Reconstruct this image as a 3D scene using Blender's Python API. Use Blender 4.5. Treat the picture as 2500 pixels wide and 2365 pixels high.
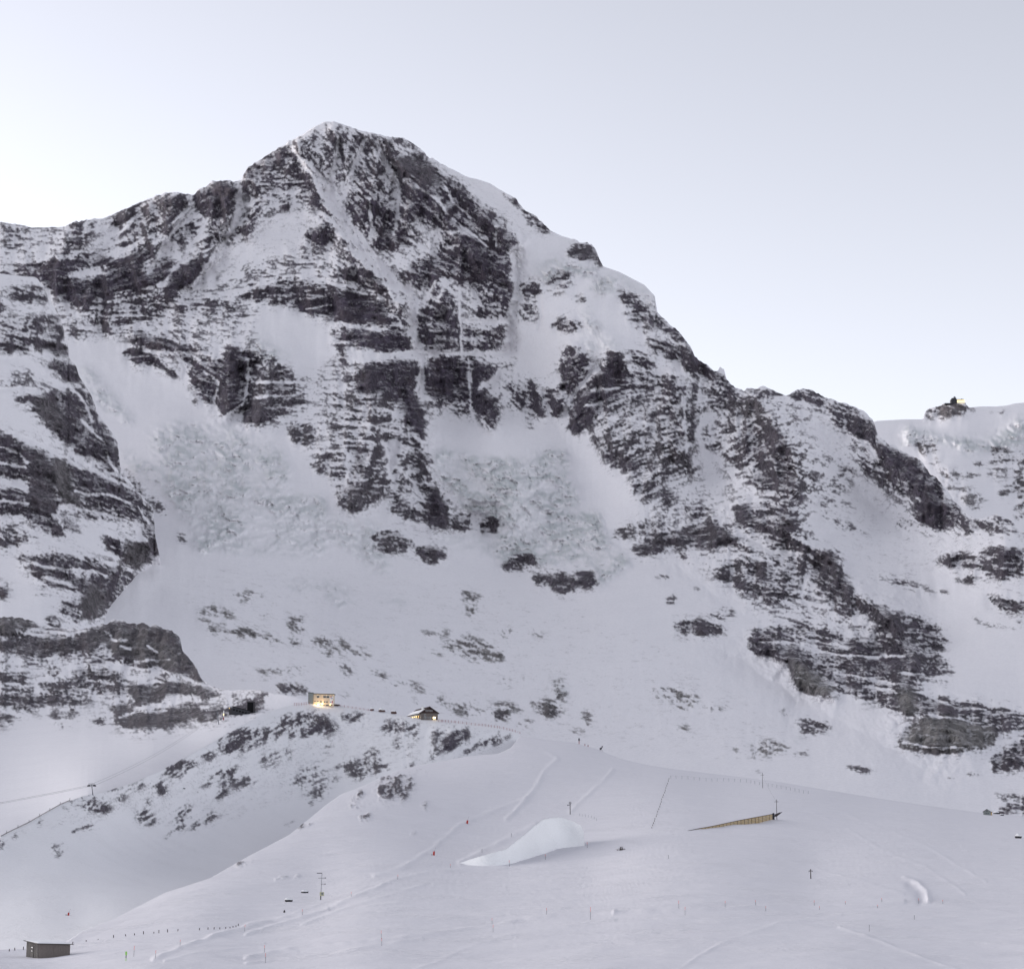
import bpy, math, random
import numpy as np
from mathutils import Vector, Matrix

R = math.radians
scene = bpy.context.scene
for _o in list(bpy.data.objects):
    bpy.data.objects.remove(_o)
rng = np.random.default_rng(7)
random.seed(7)

# ----------------------------------------------------------------------------- camera
PW, PH, FPX, PITCH = 2500.0, 2365.0, 4767.0, 9.27
cam_d = bpy.data.cameras.new('camera')
cam_d.sensor_fit = 'HORIZONTAL'
cam_d.sensor_width = 36.0
cam_d.lens = 36.0 * FPX / PW
cam_d.clip_start = 1.0
cam_d.clip_end = 60000.0
cam = bpy.data.objects.new('camera', cam_d)
scene.collection.objects.link(cam)
cam.location = (0, 0, 0)
cam.rotation_euler = (R(90 + PITCH), 0, 0)
scene.camera = cam

# ----------------------------------------------------------------------------- sky, sun, exposure
SUN_AZ, SUN_EL = -66.0, 10.0          # degrees, azimuth from the view direction (+ = right)
world = bpy.data.worlds.new('World')
scene.world = world
world.use_nodes = True
wn, wl = world.node_tree.nodes, world.node_tree.links
wn.clear()
w_out = wn.new('ShaderNodeOutputWorld')
w_bg = wn.new('ShaderNodeBackground')
w_sky = wn.new('ShaderNodeTexSky')
w_sky.sky_type = 'NISHITA'
w_sky.sun_disc = False
w_sky.sun_elevation = R(SUN_EL)
w_sky.sun_rotation = R(SUN_AZ)
w_sky.altitude = 2200.0
w_sky.air_density = 1.0
w_sky.dust_density = 3.0
w_sky.ozone_density = 1.5
w_hsv = wn.new('ShaderNodeHueSaturation')
w_hsv.inputs['Saturation'].default_value = 0.29
w_mul = wn.new('ShaderNodeMix')
w_mul.data_type = 'RGBA'
w_mul.blend_type = 'MULTIPLY'
w_mul.inputs[0].default_value = 1.0
w_mul.inputs[7].default_value = (1.03, 0.985, 1.0, 1)
wl.new(w_sky.outputs[0], w_hsv.inputs['Color'])
wl.new(w_hsv.outputs[0], w_mul.inputs[6])
wl.new(w_mul.outputs[2], w_bg.inputs[0])
w_bg.inputs[1].default_value = 0.12
wl.new(w_bg.outputs[0], w_out.inputs[0])

sun_d = bpy.data.lights.new('sun', 'SUN')
sun_d.energy = 0.75
sun_d.angle = R(60)
sun_d.color = (1.0, 0.97, 0.95)
sun = bpy.data.objects.new('sun', sun_d)
scene.collection.objects.link(sun)
_sd = Vector((math.sin(R(SUN_AZ)) * math.cos(R(SUN_EL)), math.cos(R(SUN_AZ)) * math.cos(R(SUN_EL)), math.sin(R(SUN_EL))))
sun.rotation_euler = (-_sd).to_track_quat('-Z', 'Y').to_euler()

vs = scene.view_settings
vs.view_transform = 'Standard'
vs.look = 'None'
vs.exposure = 1.40
vs.gamma = 1.0
vs.use_curve_mapping = False
scene.cycles.max_bounces = 6
scene.cycles.diffuse_bounces = 3
scene.cycles.use_denoising = True
scene.cycles.denoising_prefilter = 'ACCURATE'
scene.cycles.denoising_input_passes = 'RGB_ALBEDO_NORMAL'
scene.cycles.sample_clamp_indirect = 3.0

# ----------------------------------------------------------------------------- pixel -> place
CP, SP = math.cos(R(PITCH)), math.sin(R(PITCH))
TILES = {'W': (0, 0, 0.7932), 'N': (0, 0, 1.0), 'A': (0, 250, 1.983), 'B': (800, 250, 1.983), 'C': (1500, 800, 1.983),
         'D': (800, 900, 2.479), 'E': (0, 800, 2.479), 'F': (0, 1350, 2.479), 'G': (700, 1400, 2.479),
         'H': (1500, 1450, 1.983), 'I': (0, 1800, 2.479), 'J': (600, 1900, 2.203), 'K': (1500, 1900, 1.983),
         'P': (700, 1660, 6.61), 'Q': (950, 1700, 5.6657), 'S': (0, 2260, 4.9575), 'T': (500, 1680, 9.0136),
         'U': (1620, 1850, 4.9575), 'V': (660, 2120, 9.915), 'X': (0, 1920, 7.932)}


def N(t, pts):
    ox, oy, s = TILES[t]
    a = np.asarray(pts, float).copy()
    a[..., 0] = a[..., 0] / s + ox
    a[..., 1] = a[..., 1] / s + oy
    return a


def unproj(x, y, Y):
    """a point seen at photo position (x, y), Y metres ahead of the camera"""
    a = (np.asarray(x, float) - PW / 2) / FPX
    b = (PH / 2 - np.asarray(y, float)) / FPX
    ry = CP - b * SP
    rz = SP + b * CP
    k = Y / ry
    return np.stack([a * k, Y + 0 * k, rz * k], -1)


# ----------------------------------------------------------------------------- noise on grids
_PR = np.random.default_rng(11)
_PERM = np.concatenate([_PR.permutation(512)] * 2).astype(np.int32)
_GC = np.cos(np.arange(512) * 6.28318 * 0.618034).astype(np.float32)
_GS = np.sin(np.arange(512) * 6.28318 * 0.618034).astype(np.float32)
_RV = _PR.random(512).astype(np.float32)


def _idx(i, j, seed):
    return _PERM[(_PERM[(i + int(seed * 31)) & 511] + j) & 511]


def _h(i, j, seed):
    return _RV[_idx(i.astype(np.int32), j.astype(np.int32), seed)]


def vnoise(x, y, seed):
    """2D gradient noise about -1..1"""
    x, y = np.asarray(x, np.float32), np.asarray(y, np.float32)
    xf, yf = np.floor(x), np.floor(y)
    fx, fy = x - xf, y - yf
    xi, yi = xf.astype(np.int32), yf.astype(np.int32)
    u = fx * fx * (3 - 2 * fx)
    v = fy * fy * (3 - 2 * fy)

    def g(i, j, dx, dy):
        k = _idx(i, j, seed)
        return _GC[k] * dx + _GS[k] * dy
    a = g(xi, yi, fx, fy)
    a += u * (g(xi + 1, yi, fx - 1, fy) - a)
    b = g(xi, yi + 1, fx, fy - 1)
    b += u * (g(xi + 1, yi + 1, fx - 1, fy - 1) - b)
    return 1.5 * (a + v * (b - a))


def fbm(x, y, wl, seed, octs=4, gain=0.5):
    s, a, tot = 0, 1.0, 0
    for o in range(octs):
        s = s + a * vnoise(x / wl + 13.7 * o, y / wl + 7.1 * o, seed + o)
        tot += a
        a *= gain
        wl *= 0.5
    return s / tot * 1.4


def ridged(x, y, wl, seed, octs=3):
    s, a = 0, 1.0
    for o in range(octs):
        s = s + a * (1 - 2 * np.abs(vnoise(x / wl + 3.3 * o, y / wl + 9.1 * o, seed + o)))
        a *= 0.5
        wl *= 0.5
    return s / 1.75


def worley(x, y, wl, seed):
    """cell height (random per cell) and distance to the cell's border"""
    xs, ys = x / wl, y / wl
    xi, yi = np.floor(xs), np.floor(ys)
    d1 = np.full(xs.shape, 9.0, np.float32)
    d2 = np.full(xs.shape, 9.0, np.float32)
    hh = np.zeros(xs.shape)
    for i in (-1, 0, 1):
        for j in (-1, 0, 1):
            cx, cy = xi + i, yi + j
            px = cx + _h(cx, cy, seed)
            py = cy + _h(cx, cy, seed + 5.5)
            d = np.hypot(px - xs, py - ys)
            n = d < d1
            d2 = np.where(n, d1, np.minimum(d2, d))
            hh = np.where(n, _h(cx, cy, seed + 9.9), hh)
            d1 = np.where(n, d, d1)
    return hh, d2 - d1


def blur(a, r):
    """box blur, twice, radius r cells"""
    r = int(r)
    if r < 1:
        return a
    for _ in range(2):
        for ax in (0, 1):
            p = [(0, 0), (0, 0)]
            p[ax] = (r + 1, r)
            c = np.cumsum(np.pad(a, p, mode='edge'), axis=ax)
            n = a.shape[ax]
            if ax == 0:
                a = (c[2 * r + 1:2 * r + 1 + n] - c[:n]) / (2 * r + 1)
            else:
                a = (c[:, 2 * r + 1:2 * r + 1 + n] - c[:, :n]) / (2 * r + 1)
    return a


def uniform(a):
    q = np.linspace(0, 1, 401)
    s = np.quantile(a.ravel()[::7], q)
    return np.interp(a, s, q)


def sstep(a, b, x):
    t = np.clip((x - a) / (b - a), 0, 1)
    return t * t * (3 - 2 * t)


def smp(img, fx, fy):
    """bilinear sample img at cell coordinates"""
    h, w = img.shape
    fx = np.clip(fx, 0, w - 1.001)
    fy = np.clip(fy, 0, h - 1.001)
    i, j = fx.astype(int), fy.astype(int)
    u, v = fx - i, fy - j
    return (img[j, i] * (1 - u) + img[j, i + 1] * u) * (1 - v) + (img[j + 1, i] * (1 - u) + img[j + 1, i + 1] * u) * v


def tps(pts, gx, gy, lam=0.002):
    """thin-plate surface through (x, y, value) points, evaluated on gx, gy"""
    p = np.asarray(pts, float)
    c, s = p[:, :2].mean(0), 600.0
    q = (p[:, :2] - c) / s

    def phi(r2):
        return 0.5 * r2 * np.log(r2 + 1e-9)
    n = len(q)
    K = phi(((q[:, None] - q[None]) ** 2).sum(-1)) + lam * np.eye(n)
    Pm = np.c_[np.ones(n), q]
    A = np.block([[K, Pm], [Pm.T, np.zeros((3, 3))]])
    w = np.linalg.solve(A, np.r_[p[:, 2], 0, 0, 0])
    ex, ey = (gx - c[0]) / s, (gy - c[1]) / s
    out = w[n] + w[n + 1] * ex + w[n + 2] * ey
    for k in range(n):
        out = out + w[k] * phi((ex - q[k, 0]) ** 2 + (ey - q[k, 1]) ** 2)
    return out


def inside(poly, X, Y):
    x, y = poly[:, 0], poly[:, 1]
    r = np.zeros(X.shape, bool)
    j = len(x) - 1
    for i in range(len(x)):
        if y[i] != y[j]:
            c = ((y[i] > Y) != (y[j] > Y)) & (X < (x[j] - x[i]) * (Y - y[i]) / (y[j] - y[i]) + x[i])
            r ^= c
        j = i
    return r


def segdist(pts, X, Y):
    """distance to a polyline, and position 0..1 along it"""
    best = np.full(X.shape, 1e9)
    for a, b in zip(pts[:-1], pts[1:]):
        d = b - a
        L = max((d ** 2).sum(), 1e-9)
        t = np.clip(((X - a[0]) * d[0] + (Y - a[1]) * d[1]) / L, 0, 1)
        best = np.minimum(best, np.hypot(X - a[0] - t * d[0], Y - a[1] - t * d[1]))
    return best
# ----------------------------------------------------------------------------- survey of the terrain
# bare rock: (tile, share of rock 0..1, tone 0 dark .. 1 brown grey, outline)
ROCK = {'M': [
 ('W',.055,.8,[(330,1120),(480,1080),(700,1110),(900,1120),(1150,1180),(1300,1250),(1500,1380),(1560,1480),(1200,1460),(900,1420),(640,1360),(450,1320),(400,1230)]),
 ('W',.2,.2,[(0,435),(200,422),(440,350),(640,240),(790,270),(1000,440),(1000,700),(960,830),(830,800),(820,870),(700,1000),(620,900),(560,840),(480,820),(400,740),(250,650),(120,650),(0,560)]),
 ('W',.2,.3,[(1100,720),(1250,720),(1450,760),(1560,760),(1690,830),(1860,1000),(1760,1010),(1560,1000),(1700,1200),(1850,1330),(1700,1330),(1500,1270),(1420,1150),(1250,1050),(1240,960),(1150,860)]),
 ('W',0,.2,[(490,590),(560,590),(640,620),(655,690),(600,720),(560,735),(540,700),(500,660)]),
 ('W',.08,.2,[(430,480),(540,410),(620,410),(600,450),(560,520),(430,530),(390,560)]),
 ('W',.06,.2,[(1570,880),(1650,900),(1750,1000),(1860,1020),(1860,1100),(1700,1130),(1620,1040)]),
 ('A',.35,.2,[(0,580),(130,600),(150,660),(60,720),(0,690)]),
 ('A',.2,.2,[(150,640),(300,600),(330,700),(200,720)]),
 ('A',.5,.2,[(310,690),(330,600),(400,560),(460,580),(440,640),(370,700)]),
 ('A',.62,.3,[(540,560),(620,500),(700,490),(760,450),(830,440),(930,460),(900,520),(870,560),(820,620),(740,640),(640,650),(560,640)]),
 ('A',.82,.2,[(720,480),(800,445),(920,462),(910,500),(820,510)]),
 ('A',.85,.2,[(950,440),(1000,390),(1090,372),(1130,400),(1160,470),(1150,530),(1060,560),(960,520),(940,480)]),
 ('A',.6,.2,[(1060,560),(1120,540),(1110,640),(1060,700),(1000,690),(960,690),(1010,620)]),
 ('A',.7,.2,[(820,640),(900,580),(960,600),(930,660),(860,680)]),
 ('A',.38,.2,[(480,720),(560,640),(640,660),(740,640),(720,700),(600,740)]),
 ('A',.9,.1,[(180,790),(260,760),(350,770),(480,730),(560,760),(700,700),(740,720),(690,800),(720,840),(800,740),(830,760),(830,830),(760,870),(690,920),(600,920),(480,950),(400,990),(300,970),(240,910),(200,870)]),
 ('A',.05,.2,[(300,855),(390,800),(480,800),(560,805),(520,830),(400,845)]),
 ('A',.6,.1,[(0,830),(60,810),(180,790),(220,860),(160,840),(100,835),(30,850)]),
 ('A',.88,.1,[(850,800),(980,730),(1005,770),(990,830),(920,890),(860,930),(800,930),(790,890)]),
 ('A',.45,.2,[(1200,570),(1230,470),(1260,450),(1250,560),(1210,640),(1150,670),(1090,690),(1080,660)]),
 ('A',.5,.2,[(1150,380),(1240,370),(1320,330),(1440,300),(1500,370),(1540,470),(1500,500),(1450,460),(1420,430),(1330,470),(1260,440),(1180,430)]),
 ('A',.78,.2,[(1180,380),(1190,310),(1280,260),(1340,220),(1400,200),(1440,260),(1440,300),(1380,290),(1310,330),(1240,370)]),
 ('A',.7,.2,[(1370,500),(1400,440),(1420,490),(1380,525)]),
 ('A',.6,.2,[(1290,500),(1320,470),(1320,510)]),
 ('A',.7,.2,[(1440,300),(1500,370),(1560,480),(1540,510),(1490,480),(1450,400)]),
 ('A',.38,.3,[(1400,200),(1530,130),(1600,100),(1600,200),(1560,280),(1500,300)]),
 ('A',.46,.3,[(1500,220),(1620,130),(1760,150),(1880,170),(1983,190),(1983,400),(1900,420),(1800,420),(1700,400),(1600,380),(1540,330)]),
 ('A',.85,.2,[(1600,140),(1630,150),(1640,190),(1610,190)]),
 ('A',.75,.2,[(1730,170),(1760,200),(1700,260),(1680,240)]),
 ('A',.7,.3,[(1740,320),(1790,270),(1830,300),(1820,340),(1760,350)]),
 ('A',.75,.3,[(1690,330),(1740,330),(1760,370),(1710,380)]),
 ('A',.8,.3,[(1870,180),(1910,180),(1890,230),(1870,230)]),
 ('A',.78,.4,[(1880,250),(1960,260),(1983,300),(1983,370),(1920,350),(1880,290)]),
 ('A',.6,.1,[(1680,400),(1983,400),(1983,700),(1880,710),(1800,700),(1780,660),(1720,600),(1690,520)]),
 ('A',.8,.05,[(1690,520),(1760,470),(1830,480),(1900,460),(1920,560),(1850,590),(1760,560)]),
 ('A',.85,.05,[(1820,640),(1900,600),(1983,620),(1983,700),(1900,700),(1800,690)]),
 ('A',.88,.05,[(1450,660),(1520,590),(1570,570),(1620,650),(1620,680),(1540,680)]),
 ('A',.42,.1,[(1560,480),(1620,520),(1700,640),(1800,760),(1900,880),(1960,960),(1983,1000),(1920,960),(1840,860),(1740,760),(1640,620)]),
 ('A',.28,.3,[(1120,800),(1300,760),(1400,740),(1520,700),(1600,740),(1680,750),(1620,830),(1500,820),(1300,840),(1140,830)]),
 ('A',.4,.3,[(1360,740),(1530,720),(1520,770),(1400,790)]),
 ('A',.7,.2,[(1620,830),(1680,750),(1760,800),(1850,860),(1920,960),(1890,970),(1800,920),(1740,880),(1640,850)]),
 ('A',.68,.25,[(1230,870),(1340,850),(1480,860),(1620,870),(1700,900),(1780,950),(1850,990),(1880,1080),(1800,1090),(1680,1060),(1580,1040),(1480,1010),(1400,990),(1300,960),(1240,970),(1160,960)]),
 ('A',.96,.05,[(1420,990),(1500,960),(1640,930),(1680,900),(1790,950),(1870,1000),(1880,1085),(1790,1080),(1660,1060),(1540,1030)]),
 ('A',.5,.3,[(880,940),(960,920),(1060,930),(1130,960),(1200,990),(1130,1000),(980,1000),(880,1030),(860,1000)]),
 ('A',.52,.3,[(400,1000),(520,960),(640,940),(700,920),(860,930),(830,990),(740,1060),(640,1090),(560,1140),(470,1130),(430,1060)]),
 ('A',.3,.3,[(740,1100),(900,1040),(1060,1010),(1200,980),(1280,1000),(1200,1060),(1060,1120),(960,1160),(880,1140),(800,1130)]),
 ('A',.76,.2,[(640,1110),(680,1090),(720,1130),(790,1130),(870,1160),(960,1180),(950,1220),(900,1260),(850,1240),(790,1200),(720,1190),(640,1170)]),
 ('A',.74,.1,[(620,1190),(700,1200),(760,1230),(820,1280),(870,1330),(860,1350),(830,1320),(760,1280),(700,1290),(650,1270),(600,1220)]),
 ('A',.78,.1,[(1090,1200),(1150,1180),(1230,1210),(1250,1260),(1240,1340),(1200,1420),(1060,1487),(960,1400),(930,1350),(890,1290),(960,1250),(1060,1240)]),
 ('A',.35,.3,[(300,980),(420,1080),(470,1140),(440,1160),(330,1150)]),
 ('A',.7,.1,[(1610,1090),(1640,1095),(1660,1170),(1690,1250),(1660,1270),(1620,1200)]),
 ('A',.9,.05,[(1650,1100),(1750,1110),(1880,1100),(1983,1130),(1983,1200),(1900,1210),(1790,1190),(1700,1170)]),
 # upper right face
 ('B',.68,.1,[(360,400),(450,340),(560,400),(690,430),(760,500),(840,560),(910,650),(900,710),(840,730),(760,650),(640,620),(520,600),(400,560),(330,480)]),
 ('B',.78,.4,[(280,170),(380,180),(450,240),(530,310),(600,360),(690,430),(640,420),(560,380),(520,400),(440,380),(380,330),(330,270),(300,210)]),
 ('B',.9,.45,[(330,280),(400,250),(480,290),(540,350),(560,390),(500,400),(430,370),(370,340)]),
 ('B',.3,.2,[(310,190),(380,190),(430,240),(390,265),(330,260)]),
 ('B',.8,.05,[(580,640),(660,640),(760,660),(880,700),(890,780),(860,830),(760,730),(660,690)]),
 ('B',.75,.1,[(400,770),(520,740),(560,660),(700,690),(800,760),(890,870),(880,960),(870,1050),(780,1050),(720,900),(640,880),(560,830),(480,930),(400,880),(360,830)]),
 ('B',.9,.05,[(640,720),(740,720),(890,890),(880,1000),(820,960),(720,850),(660,800)]),
 ('B',.68,.1,[(480,990),(540,890),(600,950),(630,1040),(640,1190),(560,1200),(450,1200),(430,1080)]),
 ('B',.3,.1,[(640,1060),(860,1060),(860,1100),(640,1110)]),
 ('B',.48,.1,[(640,1120),(740,1090),(850,1100),(870,1180),(740,1200),(660,1190)]),
 ('B',.6,.1,[(700,880),(780,860),(880,960),(870,1050),(740,1040)]),
 ('B',.5,.1,[(270,1000),(350,1010),(390,1100),(310,1090)]),
 ('B',.9,.05,[(60,1095),(250,1100),(330,1080),(400,1140),(380,1190),(280,1210),(180,1190),(80,1150)]),
 ('B',.9,.05,[(470,1250),(640,1230),(680,1260),(670,1400),(640,1450),(520,1450),(470,1400)]),
 ('B',.85,.05,[(690,1250),(780,1260),(800,1300),(740,1350),(780,1400),(800,1487),(660,1480),(680,1380)]),
 ('B',.85,.1,[(180,1270),(300,1240),(440,1250),(420,1400),(440,1487),(150,1487),(130,1350)]),
 ('B',.82,.1,[(930,880),(980,850),(1030,900),(1030,940),(940,940)]),
 ('B',.4,.2,[(940,950),(1030,950),(1030,1060),(900,1060)]),
 ('B',.55,.2,[(830,430),(900,455),(940,500),(1000,550),(1060,590),(1085,630),(1040,630),(990,610),(960,560),(910,510)]),
 ('B',.9,.1,[(1000,600),(1050,590),(1090,632),(1030,625)]),
 ('B',.9,.1,[(895,455),(940,490),(935,510),(905,490)]),
 ('B',.88,.4,[(1150,720),(1200,690),(1260,680),(1300,720),(1340,795),(1270,770),(1180,750)]),
 ('B',.45,.2,[(1100,830),(1180,830),(1190,870),(1110,930),(1060,920),(1060,880)]),
 ('B',.7,.2,[(1180,960),(1210,930),(1260,950),(1240,970)]),
 ('B',.76,.2,[(1070,1080),(1140,1040),(1220,1050),(1230,1090),(1160,1105),(1080,1100)]),
 ('B',.65,.2,[(1410,900),(1470,930),(1540,980),(1600,1030),(1700,1090),(1740,1130),(1760,1190),(1700,1150),(1620,1110),(1560,1080),(1480,1020),(1420,960)]),
 ('B',.6,.2,[(1420,1000),(1500,1040),(1560,1110),(1500,1100),(1440,1040)]),
 ('B',.76,.2,[(1540,1140),(1640,1150),(1740,1200),(1800,1260),(1880,1310),(1960,1370),(1940,1400),(1850,1380),(1760,1320),(1660,1250),(1560,1180)]),
 ('B',.65,.2,[(1460,1200),(1530,1210),(1600,1280),(1560,1310),(1480,1260)]),
 ('B',.62,.1,[(1120,1240),(1180,1170),(1230,1200),(1280,1260),(1240,1330),(1190,1400),(1120,1390),(1130,1300)]),
 ('B',.42,.3,[(1440,1340),(1560,1310),(1700,1330),(1800,1400),(1983,1420),(1983,1487),(1300,1487),(1380,1400)]),
 ('B',.88,.1,[(1350,1220),(1385,1195),(1430,1220),(1440,1300),(1380,1400),(1300,1487),(1180,1487),(1240,1400),(1310,1320)]),
 ('B',.9,.2,[(1870,1300),(1890,1280),(1920,1310),(1925,1350),(1983,1390),(1960,1400),(1890,1340)]),
 ('B',.45,.2,[(870,1320),(980,1360),(1130,1400),(1140,1487),(880,1487)]),
 # right flank
 ('C',.48,.35,[(0,350),(100,360),(260,400),(330,330),(440,350),(520,340),(560,420),(700,370),(760,440),(820,520),(860,640),(900,760),(880,830),(800,830),(700,790),(640,740),(560,640),(480,620),(420,560),(330,600),(340,700),(260,760),(180,820),(90,810),(100,720),(60,640),(0,600)]),
 ('C',.5,.2,[(0,240),(100,220),(300,230),(430,310),(640,325),(540,330),(400,340),(250,300),(120,300),(0,350)]),
 ('C',.66,.2,[(150,60),(250,80),(330,120),(400,170),(480,200),(530,260),(620,310),(560,320),(480,290),(400,230),(300,180),(200,120)]),
 ('C',.85,.1,[(320,20),(400,130),(470,190),(520,220),(540,270),(640,325),(560,310),(430,230),(350,130)]),
 ('C',.66,.6,[(540,340),(690,335),(740,420),(700,470),(620,450),(560,400)]),
 ('C',.62,.6,[(100,560),(300,570),(330,600),(400,690),(300,700),(200,660),(120,620)]),
 ('C',.96,.1,[(0,620),(60,650),(100,720),(60,680),(0,655)]),
 ('C',.72,.3,[(560,580),(700,470),(780,480),(840,590),(870,690),(900,760),(820,790),(700,770),(640,740),(700,680),(640,610)]),
 ('C',.62,.3,[(830,330),(910,295),(1000,310),(1060,360),(1180,390),(1240,450),(1270,520),(1200,540),(1130,500),(1040,420),(960,360),(900,340)]),
 ('C',.9,.2,[(1110,460),(1200,450),(1260,490),(1275,530),(1200,540),(1120,490)]),
 ('C',.75,.2,[(640,310),(740,285),(790,310),(820,330),(740,330)]),
 ('C',.78,.15,[(1270,540),(1330,560),(1420,610),(1490,650),(1500,680),(1590,740),(1600,800),(1640,850),(1700,900),(1720,930),(1640,970),(1600,980),(1500,960),(1440,900),(1480,850),(1440,790),(1380,720),(1300,640),(1270,600)]),
 ('C',.92,.1,[(1280,580),(1480,640),(1490,680),(1400,680),(1300,640)]),
 ('C',.93,.1,[(1440,890),(1500,830),(1560,860),(1640,950),(1590,980),(1500,960)]),
 ('C',.57,.3,[(1180,620),(1280,640),(1400,740),(1450,800),(1400,790),(1300,760),(1200,690)]),
 ('C',.3,.4,[(840,560),(960,590),(1100,620),(1150,700),(1170,770),(1100,810),(980,800),(900,790),(860,690)]),
 ('C',.6,.3,[(1090,670),(1150,690),(1150,720),(1080,710)]),
 ('C',.38,.3,[(890,800),(1020,830),(1180,860),(1170,880),(1000,850)]),
 ('C',.55,.3,[(560,860),(700,840),(860,830),(890,910),(860,1000),(760,1010),(680,960),(590,960)]),
 ('C',.78,.3,[(570,860),(650,840),(680,940),(600,960)]),
 ('C',.65,.3,[(220,860),(240,800),(290,790),(270,860)]),
 ('C',.6,.3,[(290,900),(380,850),(450,870),(420,910),(340,910)]),
 ('C',.18,.3,[(400,760),(640,760),(800,830),(560,860),(400,840)]),
 ('C',.78,.4,[(80,1060),(150,1020),(250,990),(360,960),(480,940),(570,980),(590,1050),(500,1080),(420,1060),(320,1060),(230,1070),(130,1110)]),
 ('C',.85,.1,[(300,1080),(360,1110),(330,1122)]),
 ('C',.96,.1,[(90,1070),(230,1062),(240,1078),(130,1108)]),
 ('C',.4,.4,[(100,960),(270,910),(260,960),(120,1000)]),
 ('C',.5,.3,[(960,900),(1100,940),(1230,970),(1220,985),(1060,950)]),
 ('C',.8,.2,[(1330,930),(1440,940),(1440,965),(1340,955)]),
 ('C',.55,.4,[(760,1010),(880,1000),(960,1080),(1080,1080),(1100,1170),(1160,1250),(1150,1330),(1080,1360),(1000,1300),(940,1200),(820,1140),(740,1090)]),
 ('C',.76,.35,[(960,1090),(1060,1080),(1110,1180),(1170,1260),(1140,1370),(1080,1350),(1020,1250),(950,1180)]),
 ('C',.78,.3,[(780,960),(860,930),(880,1000),(830,1020)]),
 ('C',.55,.4,[(470,1180),(600,1110),(760,1090),(860,1140),(940,1220),(900,1300),(760,1330),(660,1290),(560,1240)]),
 ('C',.85,.3,[(470,1190),(580,1250),(700,1310),(780,1330),(760,1300),(620,1230)]),
 ('C',.6,.4,[(1030,1330),(1150,1330),(1300,1320),(1400,1400),(1500,1440),(1560,1487),(1290,1487),(1300,1400),(1100,1400)]),
 ('C',.5,.4,[(880,1300),(940,1290),(930,1345)]),
 ('C',.7,.3,[(640,1330),(720,1350),(700,1370)]),
 ('C',.6,.3,[(440,1380),(560,1350),(600,1380),(520,1410)]),
 ('C',.78,.3,[(270,1420),(400,1410),(530,1440),(540,1487),(320,1487)]),
 ('C',.6,.4,[(200,1200),(280,1200),(270,1220),(210,1215)]),
 ('C',.65,.3,[(345,1245),(430,1255),(400,1270)]),
 ('C',.92,.2,[(255,1310),(300,1300),(290,1330),(260,1335)]),
 ('C',.22,.3,[(1160,1160),(1350,1200),(1600,1270),(1640,1310),(1500,1290),(1300,1240)]),
 ('C',.55,.3,[(1340,1210),(1450,1230),(1440,1250),(1350,1240)]),
 ('C',.55,.3,[(1510,1270),(1620,1280),(1590,1300)]),
 ('C',.64,.35,[(1540,1120),(1640,1080),(1740,1100),(1860,1050),(1983,1060),(1983,1200),(1880,1220),(1780,1190),(1640,1150)]),
 ('C',.88,.2,[(1830,1060),(1983,1080),(1983,1130),(1860,1110)]),
 ('C',.78,.3,[(1640,1200),(1780,1210),(1760,1240),(1660,1230)]),
 ('C',.86,.3,[(1780,1290),(1860,1310),(1983,1330),(2100,1340),(2100,1390),(1983,1380),(1880,1370)]),
 ('C',.42,.3,[(1660,930),(1740,930),(1830,905),(1870,900),(1940,950),(1983,990),(1983,1040),(1880,1000),(1750,1000),(1660,1010)]),
 ('C',.9,.1,[(1890,920),(1930,940),(1955,980),(1920,960)]),
 ('C',.9,.1,[(1830,908),(1860,895),(1870,915)]),
 ('C',.3,.3,[(1710,1400),(1860,1440),(1983,1420),(1983,1450),(1800,1460)]),
 ('C',.6,.3,[(1490,980),(1560,990),(1520,1000)]),
 # heart of the face
 ('D',.42,.4,[(0,140),(150,140),(330,150),(460,260),(480,380),(520,420),(640,560),(600,600),(650,680),(750,840),(720,920),(640,960),(590,940),(480,920),(380,880),(330,780),(240,830),(150,870),(60,820),(40,740),(60,680),(0,650)]),
 ('D',.84,.1,[(170,30),(300,0),(520,0),(530,130),(560,200),(590,300),(580,430),(520,370),(460,280),(440,200),(330,140),(200,120)]),
 ('D',.97,.05,[(470,150),(540,180),(590,290),(580,430),(500,320)]),
 ('D',.7,.2,[(40,60),(150,50),(160,80)]),
 ('D',.7,.5,[(40,760),(120,710),(240,700),(330,720),(300,790),(200,860),(140,870),(60,820)]),
 ('D',.66,.4,[(270,680),(350,660),(400,740),(480,830),(590,850),(600,930),(470,920),(390,880),(370,800),(300,740)]),
 ('D',.92,.15,[(600,780),(640,690),(700,800),(750,900),(740,960),(640,970),(600,900)]),
 ('D',.75,.3,[(150,510),(190,430),(200,560),(230,650),(180,620)]),
 ('D',.65,.4,[(440,560),(560,590),(640,680),(600,640),(480,600)]),
 ('D',.6,.4,[(480,640),(560,640),(540,690)]),
 ('D',.58,.4,[(460,400),(560,470),(640,580),(540,560),(470,480)]),
 ('D',.8,.4,[(750,900),(870,870),(880,960),(830,980),(760,960)]),
 ('D',.8,.3,[(920,950),(960,890),(1020,920),(1020,980),(930,1000)]),
 ('D',.6,.5,[(260,1020),(330,980),(420,980),(520,1050),(480,1110),(380,1110),(290,1070)]),
 ('D',.78,.3,[(510,1080),(620,1060),(710,1090),(700,1150),(630,1185),(560,1140)]),
 ('D',.85,.05,[(590,0),(850,0),(840,200),(780,200),(700,180),(590,150)]),
 ('D',.82,.05,[(880,0),(960,0),(1000,60),(920,120),(1000,180),(1030,260),(1020,380),(960,310),(900,220),(850,190)]),
 ('D',.7,.1,[(720,240),(800,240),(860,290),(780,290)]),
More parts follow.
